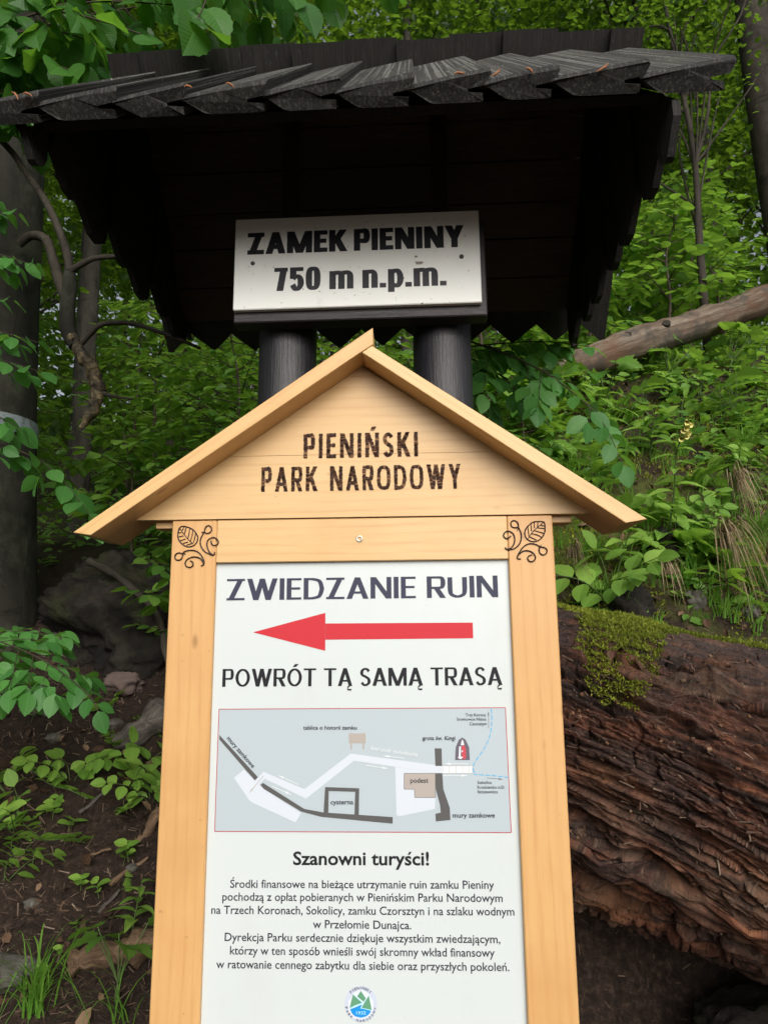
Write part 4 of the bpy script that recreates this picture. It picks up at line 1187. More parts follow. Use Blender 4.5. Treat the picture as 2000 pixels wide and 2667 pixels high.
# loose bark slabs, splinters and shreds of rotten fibre lying on it
shred = speck_mat('wood_shred', [(0, (.035, .02, .015)), (.6, (.12, .07, .05)), (1, (.26, .19, .14))], .85)
n = 900
ss, sa_ = r.uniform(.25, LL, n), r.uniform(.25, 2.2, n)
P = log_pt(ss, sa_, .004)
out = np.cos(sa_)[:, None] * e1 + np.sin(sa_)[:, None] * e2
tan = -np.sin(sa_)[:, None] * e1 + np.cos(sa_)[:, None] * e2
d = ax + tan * .35 + r.normal(size=P.shape) * .55
b = MB()
chip = (np.array([(-.5, -.06, 0), (.5, -.04, .05), (.5, .04, .05), (-.5, .07, .0), (0, 0, .07)]), np.array([(0, 1, 4), (1, 2, 4), (2, 3, 4), (3, 0, 4)]), np.zeros((5, 2)))
put(b, chip, P, d, out, r.uniform(.012, .055, n))
tag(b.obj('wood_shreds', shred, log), kind='stuff')
n = 2600                                             # crumbs of brown rot caught on the ledges
ss, sa_ = r.uniform(.2, LL, n), r.uniform(.35, 2.3, n)
kk = fbm(ss * 2.5, sa_ * 3, 3.0, 3) > .0
ss, sa_ = ss[kk], sa_[kk]
P = log_pt(ss, sa_, .003)
cube = (np.array([(x, y, z) for x in (-.5, .5) for y in (-.35, .35) for z in (-.3, .3)]), np.array([(0, 1, 3, 2), (4, 6, 7, 5), (0, 4, 5, 1), (2, 3, 7, 6), (0, 2, 6, 4), (1, 5, 7, 3)]), np.zeros((8, 2)))
b = MB(); put(b, cube, P, ax + r.normal(size=P.shape) * .5, np.cos(sa_)[:, None] * e1 + np.sin(sa_)[:, None] * e2 + r.normal(size=P.shape) * .4, .004 + .009 * r.random(len(P)) ** 2)
tag(b.obj('rot_crumbs', speck_mat('rot_crumb', [(0, (.03, .016, .012)), (.5, (.10, .05, .03)), (.85, (.20, .10, .055)), (1, (.34, .23, .15))], .9), log), kind='stuff')
def slab(s0, s1, a0, a1, th, name='bark_slab'):
    s = np.linspace(s0, s1, 26); a = np.linspace(a0, a1, 12)
    S_, A_ = np.meshgrid(s, a, indexing='ij')
    A2 = A_ + (S_ - s0) * .26 + .06 * fbm(S_ * 7, A_ * 2, 1.1 + s0, 3)
    S_ = S_ + .10 * fbm(A_ * 22, S_ * 0 + s0, 3.3, 3) * np.where((S_ < s0 + .02) | (S_ > s1 - .02), 1, 0)
    edge = np.minimum(np.minimum(S_ - s0, s1 - S_) / .12, 1)
    pt = log_pt(S_, A2, th * (.7 + .4 * fbm(S_ * 7, A_ * 9, 5.5, 3)) * np.clip(edge, .2, 1))
    b = MB(); m = 12
    ii = (np.arange(25)[:, None] * m + np.arange(m - 1)[None]).ravel()
    b.add(pt.reshape(-1, 3), np.stack([ii, ii + 1, ii + m + 1, ii + m], -1), 0, np.stack([S_.ravel() * 1.3 + s0 * 5, A_.ravel() * .7 + 3], -1))
    o = b.obj(name, rotm.m, log, True)
    so = o.modifiers.new('thick', 'SOLIDIFY'); so.thickness = .022; so.offset = -1
slab(.62, 1.5, .66, .74, .03); slab(.5, 1.5, 1.85, 1.98, .035)

# ================================================================ pale fallen trunk up on the bank
pts = [(1.42, 5.22, 3.69), (1.69, 5.3, 3.81), (2.28, 5.5, 4.08), (3.0, 5.72, 4.38), (3.7, 5.95, 4.72), (4.8, 6.3, 5.2)]
palew = Mat('barkless_trunk', .75, .3)
co = palew.coord('UV', scale=(9, 3.2, 1))
q = palew.noise(co, 1.7, 8, .74, .25)
c = palew.ramp(q, [(.28, (.025, .017, .012)), (.45, (.085, .058, .040)), (.58, (.18, .145, .11)), (.75, (.30, .265, .22))])
c = palew.mix(palew.ramp(palew.noise(palew.coord('Object'), 2.3, 5, .65), [(.45, 0), (.60, .85)]), c, (.105, .055, .032))
palew.base(palew.mix(palew.ramp(palew.noise(palew.coord('Object', loc=(4, 2, 1)), 3.1, 6, .7), [(.52, 0), (.60, .9)]), c, (.055, .048, .040)))
palew.bump(q, .6, .02)
b = MB(); P = spline(pts, 8); b.tube(P, np.interp(np.linspace(0, 1, len(P)), [0, .12, .3, 1], [.06, .115, .135, .130]) * (1 + .05 * np.sin(np.arange(len(P)) * .9) + .04 * rng.normal(size=len(P))), 30, bump=.14)
pl = b.obj('fallen_trunk', palew.m, None, True)
tag(pl, 'pale barkless fallen trunk lying up the bank at right, with two knots', 'fallen trunk')
for p in ((2.42, 5.435, 4.17), (2.05, 5.33, 4.02)):
    b = MB(); b.tube([np.array(p) + np.array([0, .05, -.02]), np.array(p) + np.array([-.02, -.035, .022])], [.052, .034], 12, bump=.2); b.obj('knot', bark_dark, pl, True)

# ================================================================ left rock outcrop, stones, dead wood
rockm = Mat('grey_rock', .85, .25)
co = rockm.coord('Object')
q = rockm.noise(co, 6, 8, .7, .4); q2 = rockm.voro(co, 7, 'DISTANCE_TO_EDGE')
c = rockm.ramp(q, [(.3, (.004, .0035, .003)), (.5, (.012, .010, .008)), (.66, (.032, .026, .021)), (.8, (.09, .072, .058))])
c = rockm.mix(rockm.ramp(rockm.noise(rockm.coord('Object', loc=(3, 1, 5)), 3.5, 4), [(.5, 0), (.64, .7)]), c, (.030, .034, .012))
rockm.base(c); rockm.bump(q, .9, .03)
stonem = Mat('pale_stone', .8, .3)
q = stonem.noise(stonem.coord('Object'), 14, 7, .7)
stonem.base(stonem.mix(stonem.ramp(stonem.noise(stonem.coord('Object', loc=(1, 2, 3)), 9, 4, .7), [(.42, 0), (.6, .8)]), stonem.ramp(q, [(.3, (.05, .046, .04)), (.6, (.13, .125, .11)), (.8, (.26, .25, .23))]), (.035, .028, .02))); stonem.bump(q, .6, .01)
def rock(name, loc, size, seed, mat, label, cat, group=None, amp=.28, sub=4, rot=0.0, blocky=.0):
    import bmesh
    bm = bmesh.new(); bmesh.ops.create_icosphere(bm, subdivisions=sub, radius=1)
    v = np.array([p.co[:] for p in bm.verts]); f = [tuple(q.index for q in g.verts) for g in bm.faces]; bm.free()
    if blocky: v = np.sign(v) * np.abs(v) ** (1 - blocky)
    k = 1 + amp * fbm(v[:, 0] * 1.3 + seed, v[:, 1] * 1.3, v[:, 2] * 1.3, 5) + amp * .5 * (np.round(2.5 * fbm(v[:, 0] * 1.1 + seed, v[:, 1], v[:, 2] * 2, 2)) / 2.5)
    if sub > 4: k = k + .07 * (1 - 2 * np.abs(fbm(v[:, 0] * 4 + seed, v[:, 1] * 4, v[:, 2] * 5, 4))) + .03 * fbm(v[:, 0] * 14, v[:, 1] * 14 + seed, v[:, 2] * 14, 3)
    v = v * k[:, None] * np.array(size)
    b = MB(); b.add(v, np.array(f))
    return tag(b.obj(name, mat, None, True, loc, (0, 0, rot)), label, cat, group)
rock('rock_outcrop', (-1.30, 4.00, 1.62), (.50, .32, .42), 3.1, rockm.m, 'dark mossy rock outcrop between the big beech and the board', 'rock', None, .34, 6, .2, .25)
rock('rock_outcrop', (-.78, 3.75, 1.42), (.30, .25, .36), 8.4, rockm.m, 'brownish cracked rock block half hidden by the left post of the board', 'rock', None, .34, 6, .6, .25)
rock('stone', (-1.33, 3.60, 1.37), (.09, .07, .06), 1.3, speck_mat('pink_rock', [(0, (.13, .09, .085)), (1, (.15, .11, .1))]), 'pinkish brown stone at the foot of the left rock outcrop', 'stone', None, .35)
rock('stone', (-1.70, 3.47, 1.30), (.055, .045, .09), 2.9, stonem.m, 'upright pale stone under the beech spray at left', 'stone', None, .35)
rock('stone', (-1.77, 3.86, 1.62), (.05, .04, .16), 4.4, stonem.m, 'tall thin pale stone leaning beside the big beech', 'stone', None, .35, 4, .5)
rock('stone', (-1.34, 2.50, .50), (.17, .12, .05), 5.2, stonem.m, 'flat grey slate stone beside the grass tuft', 'stone', None, .25, 4, .3)
rock('stone', (1.535, 3.41, 1.755), (.05, .04, .055), 6.6, stonem.m, 'whitish stone just below the bright yellow green seedling', 'stone', None, .3)
rock('stone', (1.76, 3.315, 1.70), (.035, .03, .035), 7.1, stonem.m, 'small white stone at the upper right end of the mossy log', 'stone', None, .3)
rock('stone', (1.53, 3.72, 2.02), (.10, .09, .14), 9.5, rockm.m, 'grey lichened rock under the big foxglove leaves', 'stone', None, .3, 5)
rock('stone', (1.20, 3.40, 1.70), (.12, .1, .12), 11.5, rockm.m, 'dark rock between the mossy log and the broad leaf herb', 'stone', None, .3, 5)
rock('stone', (1.30, 2.45, .25), (.34, .22, .20), 12.5, rockm.m, 'grey boulder in the hollow under the rotten log', 'stone', None, .3, 5)
for i, (x, y, s_, l_) in enumerate([(-1.295, 3.384, .035, 'pale pebble upslope of the tall pointed leaf herb'), (-1.12, 3.20, .022, 'small pale pebble above the broad lance leaved herb'), (-1.55, 3.33, .03, 'grey pebble under the hanging beech spray'), (-.98, 2.83, .02, 'white pebble among the low runners near the left post'), (-1.30, 2.72, .025, 'grey pebble above the flat slate stone')]):
    rock('pebble', (x, y, gz(x, y) + .008), (s_ * 1.3, s_, s_ * .8), i * 3.3, stonem.m, l_, 'pebble', 'pebbles on the left slope', .3, 3)

deadw = Mat('dead_wood', .85, .2)
co = deadw.coord('Object', scale=(2, 14, 14))
q = deadw.noise(co, 3, 7, .72, .5)
deadw.base(deadw.ramp(q, [(.3, (.045, .028, .018)), (.5, (.15, .095, .06)), (.68, (.26, .18, .115)), (.82, (.34, .27, .2))])); deadw.bump(q, .8, .015)
greyw = Mat('grey_dead_wood', .85, .2)
q = greyw.noise(greyw.coord('Object', scale=(2, 12, 12)), 3, 7, .72, .5)
greyw.base(greyw.ramp(q, [(.3, (.025, .021, .018)), (.5, (.08, .07, .06)), (.75, (.19, .17, .15))])); greyw.bump(q, .8, .015)
def stick(name, a, c, r0, r1, label, cat, mat, group=None, flat_=1.0, wob=.02, seed=0, bump=.25):
    a, c = np.array(a, float), np.array(c, float); mid = (a + c) / 2; d = c - a; L = np.linalg.norm(d)
    t = np.linspace(-.5, .5, 14); rr = np.random.default_rng(seed)
    P = np.stack([t * L, wob * np.sin(t * 7 + seed) * L * .5, .5 * wob * np.cos(t * 9 + seed) * L], -1)
    b = MB(); b.tube(P, np.linspace(r0, r1, 14) * (1 + .22 * rr.normal(size=14) * .6), 14, bump=bump)
    v = b.v[0]; v[:, 2] *= flat_
    o = b.obj(name, mat, None, True, mid)
    o.rotation_euler = Vector(d).to_track_quat('X', 'Z').to_euler()
    return tag(o, label, cat, group)
stick('wood_chunk', (-1.06, 2.53, .535), (-.76, 2.57, .575), .050, .055, 'thick broken chunk of brown wood beside the left post', 'wood chunk', deadw.m, None, .8, .02, 3)
stick('stump_root', (-1.25, 3.27, 1.12), (-1.00, 3.40, 1.27), .05, .085, 'grey splintered root end sticking out by the left post', 'root', greyw.m, None, .9, .06, 5, .35)
stick('root', (-1.00, 2.92, .80), (-.90, 3.02, .93), .016, .022, 'pale forked root stub near the left post, above the sticks', 'root', deadw.m, None, 1, .1, 6)
for i, (a, c, r0, l_) in enumerate([((-1.05, 2.79, .69), (-.93, 2.86, .76), .012, 'splintered brown stick below the pale root stub'), ((-1.05, 2.70, .62), (-1.0, 2.76, .675), .010, 'short stick lying below the splintered one'), ((-1.49, 2.80, .72), (-1.40, 2.84, .77), .010, 'pale stick at the edge left of the grass tuft'), ((-1.27, 3.0, .89), (-1.20, 3.06, .955), .012, 'brown stick between the low runners and the herb'), ((-1.16, 2.86, .77), (-1.08, 2.87, .79), .007, 'thin dark twig among the yellow green runners'), ((-.98, 2.66, .60), (-.90, 2.70, .64), .008, 'short thin twig above the broken chunk')]):
    stick('stick', a, c, r0, r0 * .6, l_, 'stick', deadw.m if i % 2 == 0 else greyw.m, 'sticks on the left slope', .8, .05, i + 20)
def root(pts, r0, r1, lab, mat, seed):
    o0 = np.array(pts[0]); P = spline([np.array(p) - o0 for p in pts], 7)
    b = MB(); b.tube(P, np.linspace(r0, r1, len(P)) * (1 + .15 * np.sin(np.arange(len(P)) * 1.3 + seed)), 10, bump=.18)
    tag(b.obj('root', mat, None, True, o0), lab, 'root')
root([(-1.62, 3.74, 2.02), (-1.42, 3.66, 1.92), (-1.20, 3.64, 1.72), (-1.12, 3.58, 1.50), (-.98, 3.45, 1.32)], .022, .014, 'long thin root draped over the dark rock outcrop', bark_dark, 2)
root([(-1.02, 3.62, 1.78), (-.98, 3.50, 1.62), (-1.00, 3.44, 1.46), (-.93, 3.36, 1.30)], .028, .016, 'pale broken root hanging down the rock beside the left post', greyw.m, 3)
# crumbled wood, needles and leaf litter on the slope
litm = speck_mat('litter', [(0, (.018, .012, .009)), (.45, (.055, .035, .024)), (.8, (.12, .08, .055)), (1, (.26, .20, .15))], .9)
r = np.random.default_rng(5)
n = 20000
X = np.concatenate([r.uniform(-2.4, -.3, n), r.uniform(.4, 3.4, n)]); Y = np.concatenate([2.05 + 2.3 * r.random(n) ** 1.2, 2.0 + 3.6 * r.random(n)])
P = np.stack([X, Y, ground(X, Y) + .006], -1)
nr_ = unit(np.stack([np.zeros_like(X), np.full_like(X, -.65), np.ones_like(X)], -1) + r.normal(size=P.shape) * .35)
b = MB(); put(b, chip, P, r.normal(size=P.shape) + np.array([.9, 0, -.2]), nr_, .006 + .045 * r.random(len(P)) ** 2.2)
tag(b.obj('leaf_litter', litm), kind='stuff')
lfm = speck_mat('fallen_leaf', [(0, (.035, .02, .013)), (.6, (.10, .055, .032)), (1, (.22, .14, .085))], .75)
n = 1100
X = np.concatenate([r.uniform(.5, 4.0, n), r.uniform(-2.6, -.3, 420)]); Y = np.concatenate([r.uniform(3.2, 6.6, n), r.uniform(2.1, 4.5, 420)])
P = np.stack([X, Y, ground(X, Y) + .012], -1)
b = MB(); put(b, mid_tpl, P, r.normal(size=P.shape), unit(np.array([0, -.7, 1.0]) + r.normal(size=P.shape) * .45), r.uniform(.03, .075, len(P)))
tag(b.obj('fallen_leaves', lfm), kind='stuff')

# ================================================================ trees
def big_trunk(path, rad, seg, mat, parent, name='trunk', bump=.03):
    P = spline(path, 5); b = MB(); b.tube(P, np.interp(np.linspace(0, 1, len(P)), np.linspace(0, 1, len(rad)), rad), seg, bump=bump)
    return b.obj(name, mat, parent, True)

# the big smooth beech at the left edge
bt = thing('beech_tree', 'big smooth grey beech trunk at left with a pale painted trail band', 'tree', (-2.37, 4.02, 1.35))
tp = [(.07, -.02, -.25), (.045, 0, .25), (.0, 0, 1.0), (-.06, 0, 2.0), (-.12, .02, 3.4), (-.30, .05, 6.0), (-.5, .1, 9.0), (-.6, .2, 12.0)]
trr = [.40, .285, .262, .25, .235, .21, .17, .10]
big_trunk(tp, trr, 32, bark_beech, bt, bump=.015)
band = Mat('trail_paint', .7, .3)
q = band.noise(band.coord('Object'), 22, 5, .7)
band.base(band.ramp(q, [(.35, (.085, .095, .09)), (.5, (.19, .23, .24)), (.75, (.27, .31, .32))]))
zz = np.linspace(1.455, 1.565, 5); th_ = np.linspace(R(-195), R(35), 40)
b = MB()
cxs = np.interp(zz, [1.0, 2.0], [0, -.06]); rr_ = np.interp(zz, [1, 2], [.262, .25]) * 1.014 + .002
V = np.stack([cxs[:, None] + rr_[:, None] * np.cos(th_), rr_[:, None] * np.sin(th_), np.repeat(zz[:, None], 40, 1) + .006 * np.sin(th_ * 9)[None] * np.where(np.arange(5) == 0, 1, 0)[:, None]], -1)
ii = (np.arange(4)[:, None] * 40 + np.arange(39)[None]).ravel()
b.add(V.reshape(-1, 3), np.stack([ii, ii + 1, ii + 41, ii + 40], -1)); b.obj('trail_mark', band.m, bt, True)
r = np.random.default_rng(31)
def crown(L, S, centre, size, n, leaf, r, tpl=far_tpl, clumps=60, cr=.5):
    """leaf clumps spread through an ellipsoid, each clump a flattish layered spray"""
    c = unit(r.normal(size=(clumps, 3))) * r.random((clumps, 1)) ** .45
    c = np.array(centre) + c * np.array(size)
    per = n // clumps
    for q in c:
        d = r.normal(size=(per, 3)) * np.array([cr, cr, cr * .33])
        p = q + d
        put(L, tpl, p, np.stack([r.normal(size=per), r.normal(size=per), r.normal(size=per) * .4 - .25], -1), rnd(r, per, .55), leaf * r.uniform(.65, 1.2, per))
    return c
def limbs(S, base, targets, r0, r):
    for q in targets:
        z = min(max(q[2] - r.uniform(.6, 1.8), base[0][2]), base[-1][2])
        k = (z - base[0][2]) / (base[-1][2] - base[0][2])
        p0 = np.array([np.interp(k, np.linspace(0, 1, len(base)), [w[j] for w in base]) for j in range(3)]); p0[2] = z
        m = (p0 + q) / 2 + np.array([0, 0, .25]) + r.normal(size=3) * .12
        S.tube(spline([p0, m, q], 4), np.linspace(r0, .008, 9), 5, caps=False)
S, L = MB(), MB()
cs = crown(L, S, (-.3, -.2, 8.4), (2.6, 2.4, 2.9), 9000, .11, r, far_tpl, 90, .55)
limbs(S, tp[3:], cs[::4], .05, r)
S.obj('limbs', bark_beech, bt, True); L.obj('crown', leaf_far, bt)

# forest trees up the slope: three built kinds, then copies
protos = []
for kind in range(3):
    r = np.random.default_rng(40 + kind)
    H = (13.0, 11.5, 14.0)[kind]
    pth = [(0, 0, -.6), (.03, 0, .4), (.1 * (kind - 1), .05, H * .3), (.25 * (kind - 1), -.05, H * .6), (.3 * (kind - 1), .1, H * .92)]
    S, L = MB(), MB()
    P = spline(pth, 6); S.tube(P, np.interp(np.linspace(0, 1, len(P)), [0, .08, .4, .8, 1], [.24, .175, .15, .09, .03]), 12, bump=.03)
    cs = crown(L, S, (.15 * (kind - 1), 0, H * .60), (2.4, 2.4, H * .40), 4200, .165, r, mid_tpl, 70, .52)
    limbs(S, pth[1:], cs[::3], .035, r)
    protos.append((S.mesh('forest_trunk', bark_far, True), L.mesh('forest_crown', leaf_far)))
gname = 'forest trees beyond the shelter'
tl = [  # kind, x, y, scale, girth, label
    (0, -3.83, 8.2, 1.0, .55, 'slim straight grey tree just right of the big beech, behind the crooked limb'),
    (1, -6.6, 11.5, 1.0, 1.0, 'leafy tree in the bright woods far left, behind the big beech'),
    (2, -4.3, 13.5, 1.0, .9, 'tall leafy tree behind the left end of the shelter ridge'),
    (0, -2.6, 10.4, 1.05, .9, 'leafy tree above the left third of the shelter ridge'),
    (1, -1.0, 14.5, 1.15, 1.0, 'distant tree above the shelter ridge, left of its middle'),
    (2, .4, 11.4, .95, .8, 'tall tree straight above the middle of the shelter ridge'),
    (0, 2.2, 14.0, 1.1, 1.1, 'grey trunked tree above the ridge, right of its middle'),
    (1, 4.25, 13.0, 1.05, 1.15, 'pale trunked tree above the right part of the ridge'),
    (2, 4.2, 10.2, .95, 1.2, 'stout mottled trunk just left of the ridge end'),
    (0, 6.5, 12.4, 1.0, .8, 'thin tree in the gap right of the ridge end'),
    (1, 7.9, 15.0, 1.1, 1.0, 'distant leafy tree between the ridge end and the dark trunk'),
    (2, 4.62, 7.05, 1.05, 1.32, 'dark thick trunk at the upper right edge of the photo'),
    (0, 8.8, 11.0, 1.0, .9, 'tree behind the dark thick trunk at upper right'),
    (1, -8.5, 15.0, 1.2, 1.0, 'far tree seen past the outer side of the big beech'),
    (2, -5.4, 17.5, 1.2, .9, 'farthest tree in the gap under the left eave'),
    (0, 1.2, 18.0, 1.2, 1.0, 'farthest tree behind the middle of the ridge'),
    (1, 10.5, 16.5, 1.2, 1.0, 'farthest tree at the upper right corner'),
    (2, -2.9, 6.4, .85, .7, 'nearer tree whose crown hangs over the left eave'),
    (0, 5.4, 18.5, 1.25, 1.0, 'far pale tree in the woods above the right eave'),
]
for i, (k, x, y, s, g, lab) in enumerate(tl):
    t = thing('forest_tree', lab, 'tree', (x, y, gz(x, y)), i * 2.399, gname)
    t.scale = (s, s, s)
    for nm, me in zip(('trunk', 'crown'), protos[k]):
        o = bpy.data.objects.new(nm, me); COL.objects.link(o); o.parent = t
        if nm == 'trunk':
            o.scale = (g, g, 1)
            if 'dark' in lab.split(' trunk')[0]: o.material_slots[0].link = 'OBJECT'; o.material_slots[0].material = bark_dark
for x, y, rz, lab in ((-4.6, 1.6, .7, 'unseen tree added outside the left edge to shade the soil slope'), (-5.2, 4.2, 2.9, 'unseen shade tree added outside the left edge, beyond the big beech')):  # two unseen trees, added so their crowns darken the left slope
    t = thing('forest_tree', lab, 'tree', (x, y, gz(x, y) - 2.0), rz, gname)
    for nm, me in zip(('trunk', 'crown'), protos[0]):
        o = bpy.data.objects.new(nm, me); COL.objects.link(o); o.parent = t
# a leafy far wood closes the view behind the last single trees
r = np.random.default_rng(77)
L = MB()
n = 52000
X = r.uniform(-26, 28, n); Y = r.uniform(17, 28, n); Zt = ground(X, Y) + 15 * r.random(n) ** 1.5 + .2
kk = fbm(X * .45, Y * .45, Zt * .45, 2) > -.30
put(L, far_tpl, np.stack([X, Y, Zt], -1)[kk], r.normal(size=(kk.sum(), 3)), rnd(r, kk.sum(), .5), r.uniform(.28, .5, kk.sum()))
tag(L.obj('far_woods', leaf_far), kind='stuff')

# young dark sapling at right with a fork
st = thing('young_tree', 'thin dark young tree with a fork, right of the shelter roof', 'tree', (3.05, 6.05, gz(3.05, 6.05)))
S, L = MB(), MB(); r = np.random.default_rng(52)
main = [(0, 0, -.2), (.03, 0, 1.2), (.06, 0, 2.2), (-.03, .05, 3.6), (-.1, .1, 5.0)]
S.tube(spline(main, 5), np.linspace(.045, .012, 21), 8)
S.tube(spline([(.05, 0, 2.0), (.28, .05, 2.7), (.38, .1, 3.5)], 5), np.linspace(.025, .008, 11), 6)
cs = crown(L, S, (.1, .2, 3.6), (1.2, 1.1, 1.5), 1300, .075, r, mid_tpl, 30, .3)
limbs(S, main[1:], cs[::2], .012, r)
S.obj('trunk', bark_dark, st, True); L.obj('crown', leaf_far, st)

# crooked limb hanging at left with its pale broken end
cl = thing('crooked_limb', 'crooked dark limb with a pale broken end hanging left of the shelter', 'tree limb', (-1.45, 3.0, 2.55))
o0 = np.array((-1.45, 3.0, 2.55))
A = [np.array(p) - o0 for p in [(-2.45, 3.05, 4.60), (-1.889, 3.0, 4.046), (-1.748, 3.0, 3.865), (-1.619, 3.0, 3.674), (-1.524, 3.0, 3.464), (-1.487, 3.0, 3.33)]]
b = MB(); P = spline(A, 6); b.tube(P, np.interp(np.linspace(0, 1, len(P)), [0, .4, 1], [.015, .016, .021]), 10, bump=.05)
b.obj('limb', bark_dark, cl, True)
A = [np.array(p) - o0 for p in [(-1.50, 3.02, 3.36), (-1.485, 3.0, 3.25), (-1.485, 3.0, 3.13), (-1.472, 3.0, 3.02), (-1.43, 3.0, 2.95)]]
b = MB(); b.tube(spline(A, 6), np.interp(np.linspace(0, 1, 25), [0, .2, .6, 1], [.023, .033, .036, .034]), 12, bump=.05)
b.obj('limb', bark_beech, cl, True)
A = [np.array(p) - o0 for p in [(-1.447, 2.99, 2.985), (-1.408, 3.0, 2.919), (-1.335, 3.0, 2.804), (-1.312, 3.0, 2.714), (-1.33, 3.0, 2.635), (-1.385, 3.0, 2.545)]]
pe = Mat('barkless_end', .75, .3); q = pe.noise(pe.coord('Object'), 24, 6, .7, .4)
pe.base(pe.ramp(q, [(.40, (.018, .015, .010)), (.50, (.07, .055, .03)), (.62, (.22, .17, .09)), (.78, (.33, .27, .16))])); pe.bump(q, .6, .01)
b = MB(); b.tube(spline(A, 7) + np.random.default_rng(8).normal(size=(36, 3)) * .004, np.interp(np.linspace(0, 1, 36), [0, .3, .6, .85, 1], [.026, .031, .030, .025, .006]), 14, bump=.32)
b.obj('broken_end', pe.m, cl, True)
for pth, r0, r1 in (([(-1.76, 3.03, 3.49), (-1.70, 3.02, 3.53), (-1.62, 3.01, 3.50), (-1.57, 3.0, 3.38), (-1.525, 3.0, 3.25), (-1.492, 3.0, 3.19)], .020, .026), ([(-1.487, 3.0, 3.33), (-1.42, 3.0, 3.375), (-1.34, 3.0, 3.40), (-1.10, 3.02, 3.42)], .018, .010), ([(-1.41, 3.0, 2.96), (-1.36, 3.0, 3.02), (-1.308, 3.0, 3.057), (-1.167, 3.0, 3.055), (-.968, 3.0, 2.984), (-.85, 3.0, 2.93)], .016, .007), ([(-1.319, 3.0, 2.725), (-1.24, 3.0, 2.70), (-1.15, 3.0, 2.685)], .012, .004)):
    b = MB(); P = spline([np.array(p) - o0 for p in pth], 6); b.tube(P, np.linspace(r0, r1, len(P)), 10, bump=.08)
    b.obj('side_branch', bark_beech if r0 > .02 else bark_dark, cl, True)

# leafy branches near the roof and the board
def branch(name, label, cat, root, twigs, tpl, mat, size, gap, seed, rad=.007, group=None, **k):
    t = thing(name, label, cat, root, 0, group)
    S, L = MB(), MB(); r = np.random.default_rng(seed); o = np.array(root)
    for tw in twigs:
        spray(S, L, [np.array(p) - o for p in tw], rad, tpl, size, gap, r, **k)
    S.obj('twig', twig_m, t, True); L.obj('leaves', mat, t, tpl is beech_tpl)
    return t
branch('leafy_branch', 'overhanging branch of large dark green leaves above the left end of the roof', 'branch', (-2.6, 3.1, 4.6), [
    [(-2.6, 3.1, 4.6), (-2.0, 2.95, 4.62), (-1.45, 2.8, 4.62), (-.95, 2.75, 4.55)],
    [(-2.4, 3.05, 4.45), (-1.95, 2.85, 4.45), (-1.5, 2.7, 4.36), (-1.22, 2.62, 4.18)],
    [(-2.3, 3.0, 4.4), (-1.95, 2.8, 4.36), (-1.62, 2.72, 4.24), (-1.40, 2.66, 4.12)],
    [(-1.7, 2.95, 4.75), (-1.2, 2.9, 4.8), (-.7, 2.85, 4.78), (-.3, 2.82, 4.70)],
    [(-2.2, 3.3, 4.9), (-1.7, 3.2, 4.95), (-1.1, 3.1, 4.95)],
    [(-2.3, 2.9, 4.2), (-1.98, 2.8, 4.18), (-1.72, 2.75, 4.08), (-1.58, 2.72, 3.98)],
    [(-2.4, 2.9, 4.55), (-1.9, 2.75, 4.52), (-1.45, 2.7, 4.46), (-1.08, 2.66, 4.30)],
    [(-1.4, 3.0, 4.95), (-.9, 2.95, 4.95), (-.4, 2.9, 4.90), (.05, 2.9, 4.82)]], hazel_tpl, leaf_near, .14, .078, 61, .008, sub=.42, droop=.55, jn=.85, spread=50)
branch('leafy_branch', 'drooping spray of large leaves hanging over the ridge left of its middle', 'branch', (-.95, 2.75, 4.95), [
    [(-.95, 2.75, 4.95), (-.80, 2.6, 4.65), (-.72, 2.42, 4.25), (-.70, 2.22, 3.90)],
    [(-.85, 2.7, 4.8), (-.55, 2.7, 4.65), (-.36, 2.7, 4.50)]], hazel_tpl, leaf_near, .17, .09, 63, .006, droop=.75, jn=.7, leafstart=.1)
branch('beech_spray', 'glossy green beech spray drooping beside the right shelter post', 'branch', (.30, 3.15, 3.05), [
    [(.30, 3.15, 3.05), (.447, 2.98, 2.93), (.708, 2.85, 2.74), (.901, 2.75, 2.50), (.965, 2.68, 2.27)],
    [(.30, 3.2, 3.0), (.50, 3.1, 2.98), (.74, 3.0, 2.95), (.95, 2.95, 2.90)],
    [(.40, 3.05, 2.90), (.55, 3.0, 2.78), (.66, 2.95, 2.62)],
    [(.35, 3.2, 2.9), (.45, 3.1, 2.72), (.52, 3.05, 2.55)]], beech_tpl, leaf_beech, .098, .045, 65, .005, sub=.38, droop=.35, jn=.45, up=(.1, -.75, 1))
branch('beech_spray', 'level beech spray with oval leaves at the left edge above the soil slope', 'branch', (-1.95, 2.9, 1.58), [
    [(-1.95, 2.9, 1.58), (-1.62, 2.78, 1.61), (-1.30, 2.66, 1.52), (-1.10, 2.60, 1.40), (-1.05, 2.58, 1.34)],
    [(-1.95, 2.85, 1.50), (-1.65, 2.74, 1.50), (-1.42, 2.66, 1.44), (-1.22, 2.62, 1.36)]], beech_tpl, leaf_beech, .088, .040, 67, .004, sub=.45, droop=.25, jn=.35, up=(0, -.4, 1))
branch('beech_spray', 'thin beech twig with few leaves in front of the painted trunk band', 'branch', (-2.0, 3.2, 2.55), [
    [(-2.0, 3.2, 2.55), (-1.745, 3.0, 2.475), (-1.56, 3.0, 2.40), (-1.40, 2.95, 2.27), (-1.25, 2.9, 2.10)],
    [(-1.9, 3.1, 2.62), (-1.75, 3.0, 2.6), (-1.62, 2.95, 2.52)]], beech_tpl, leaf_beech, .11, .062, 69, .0035, sub=.3, droop=.35, jn=.45)
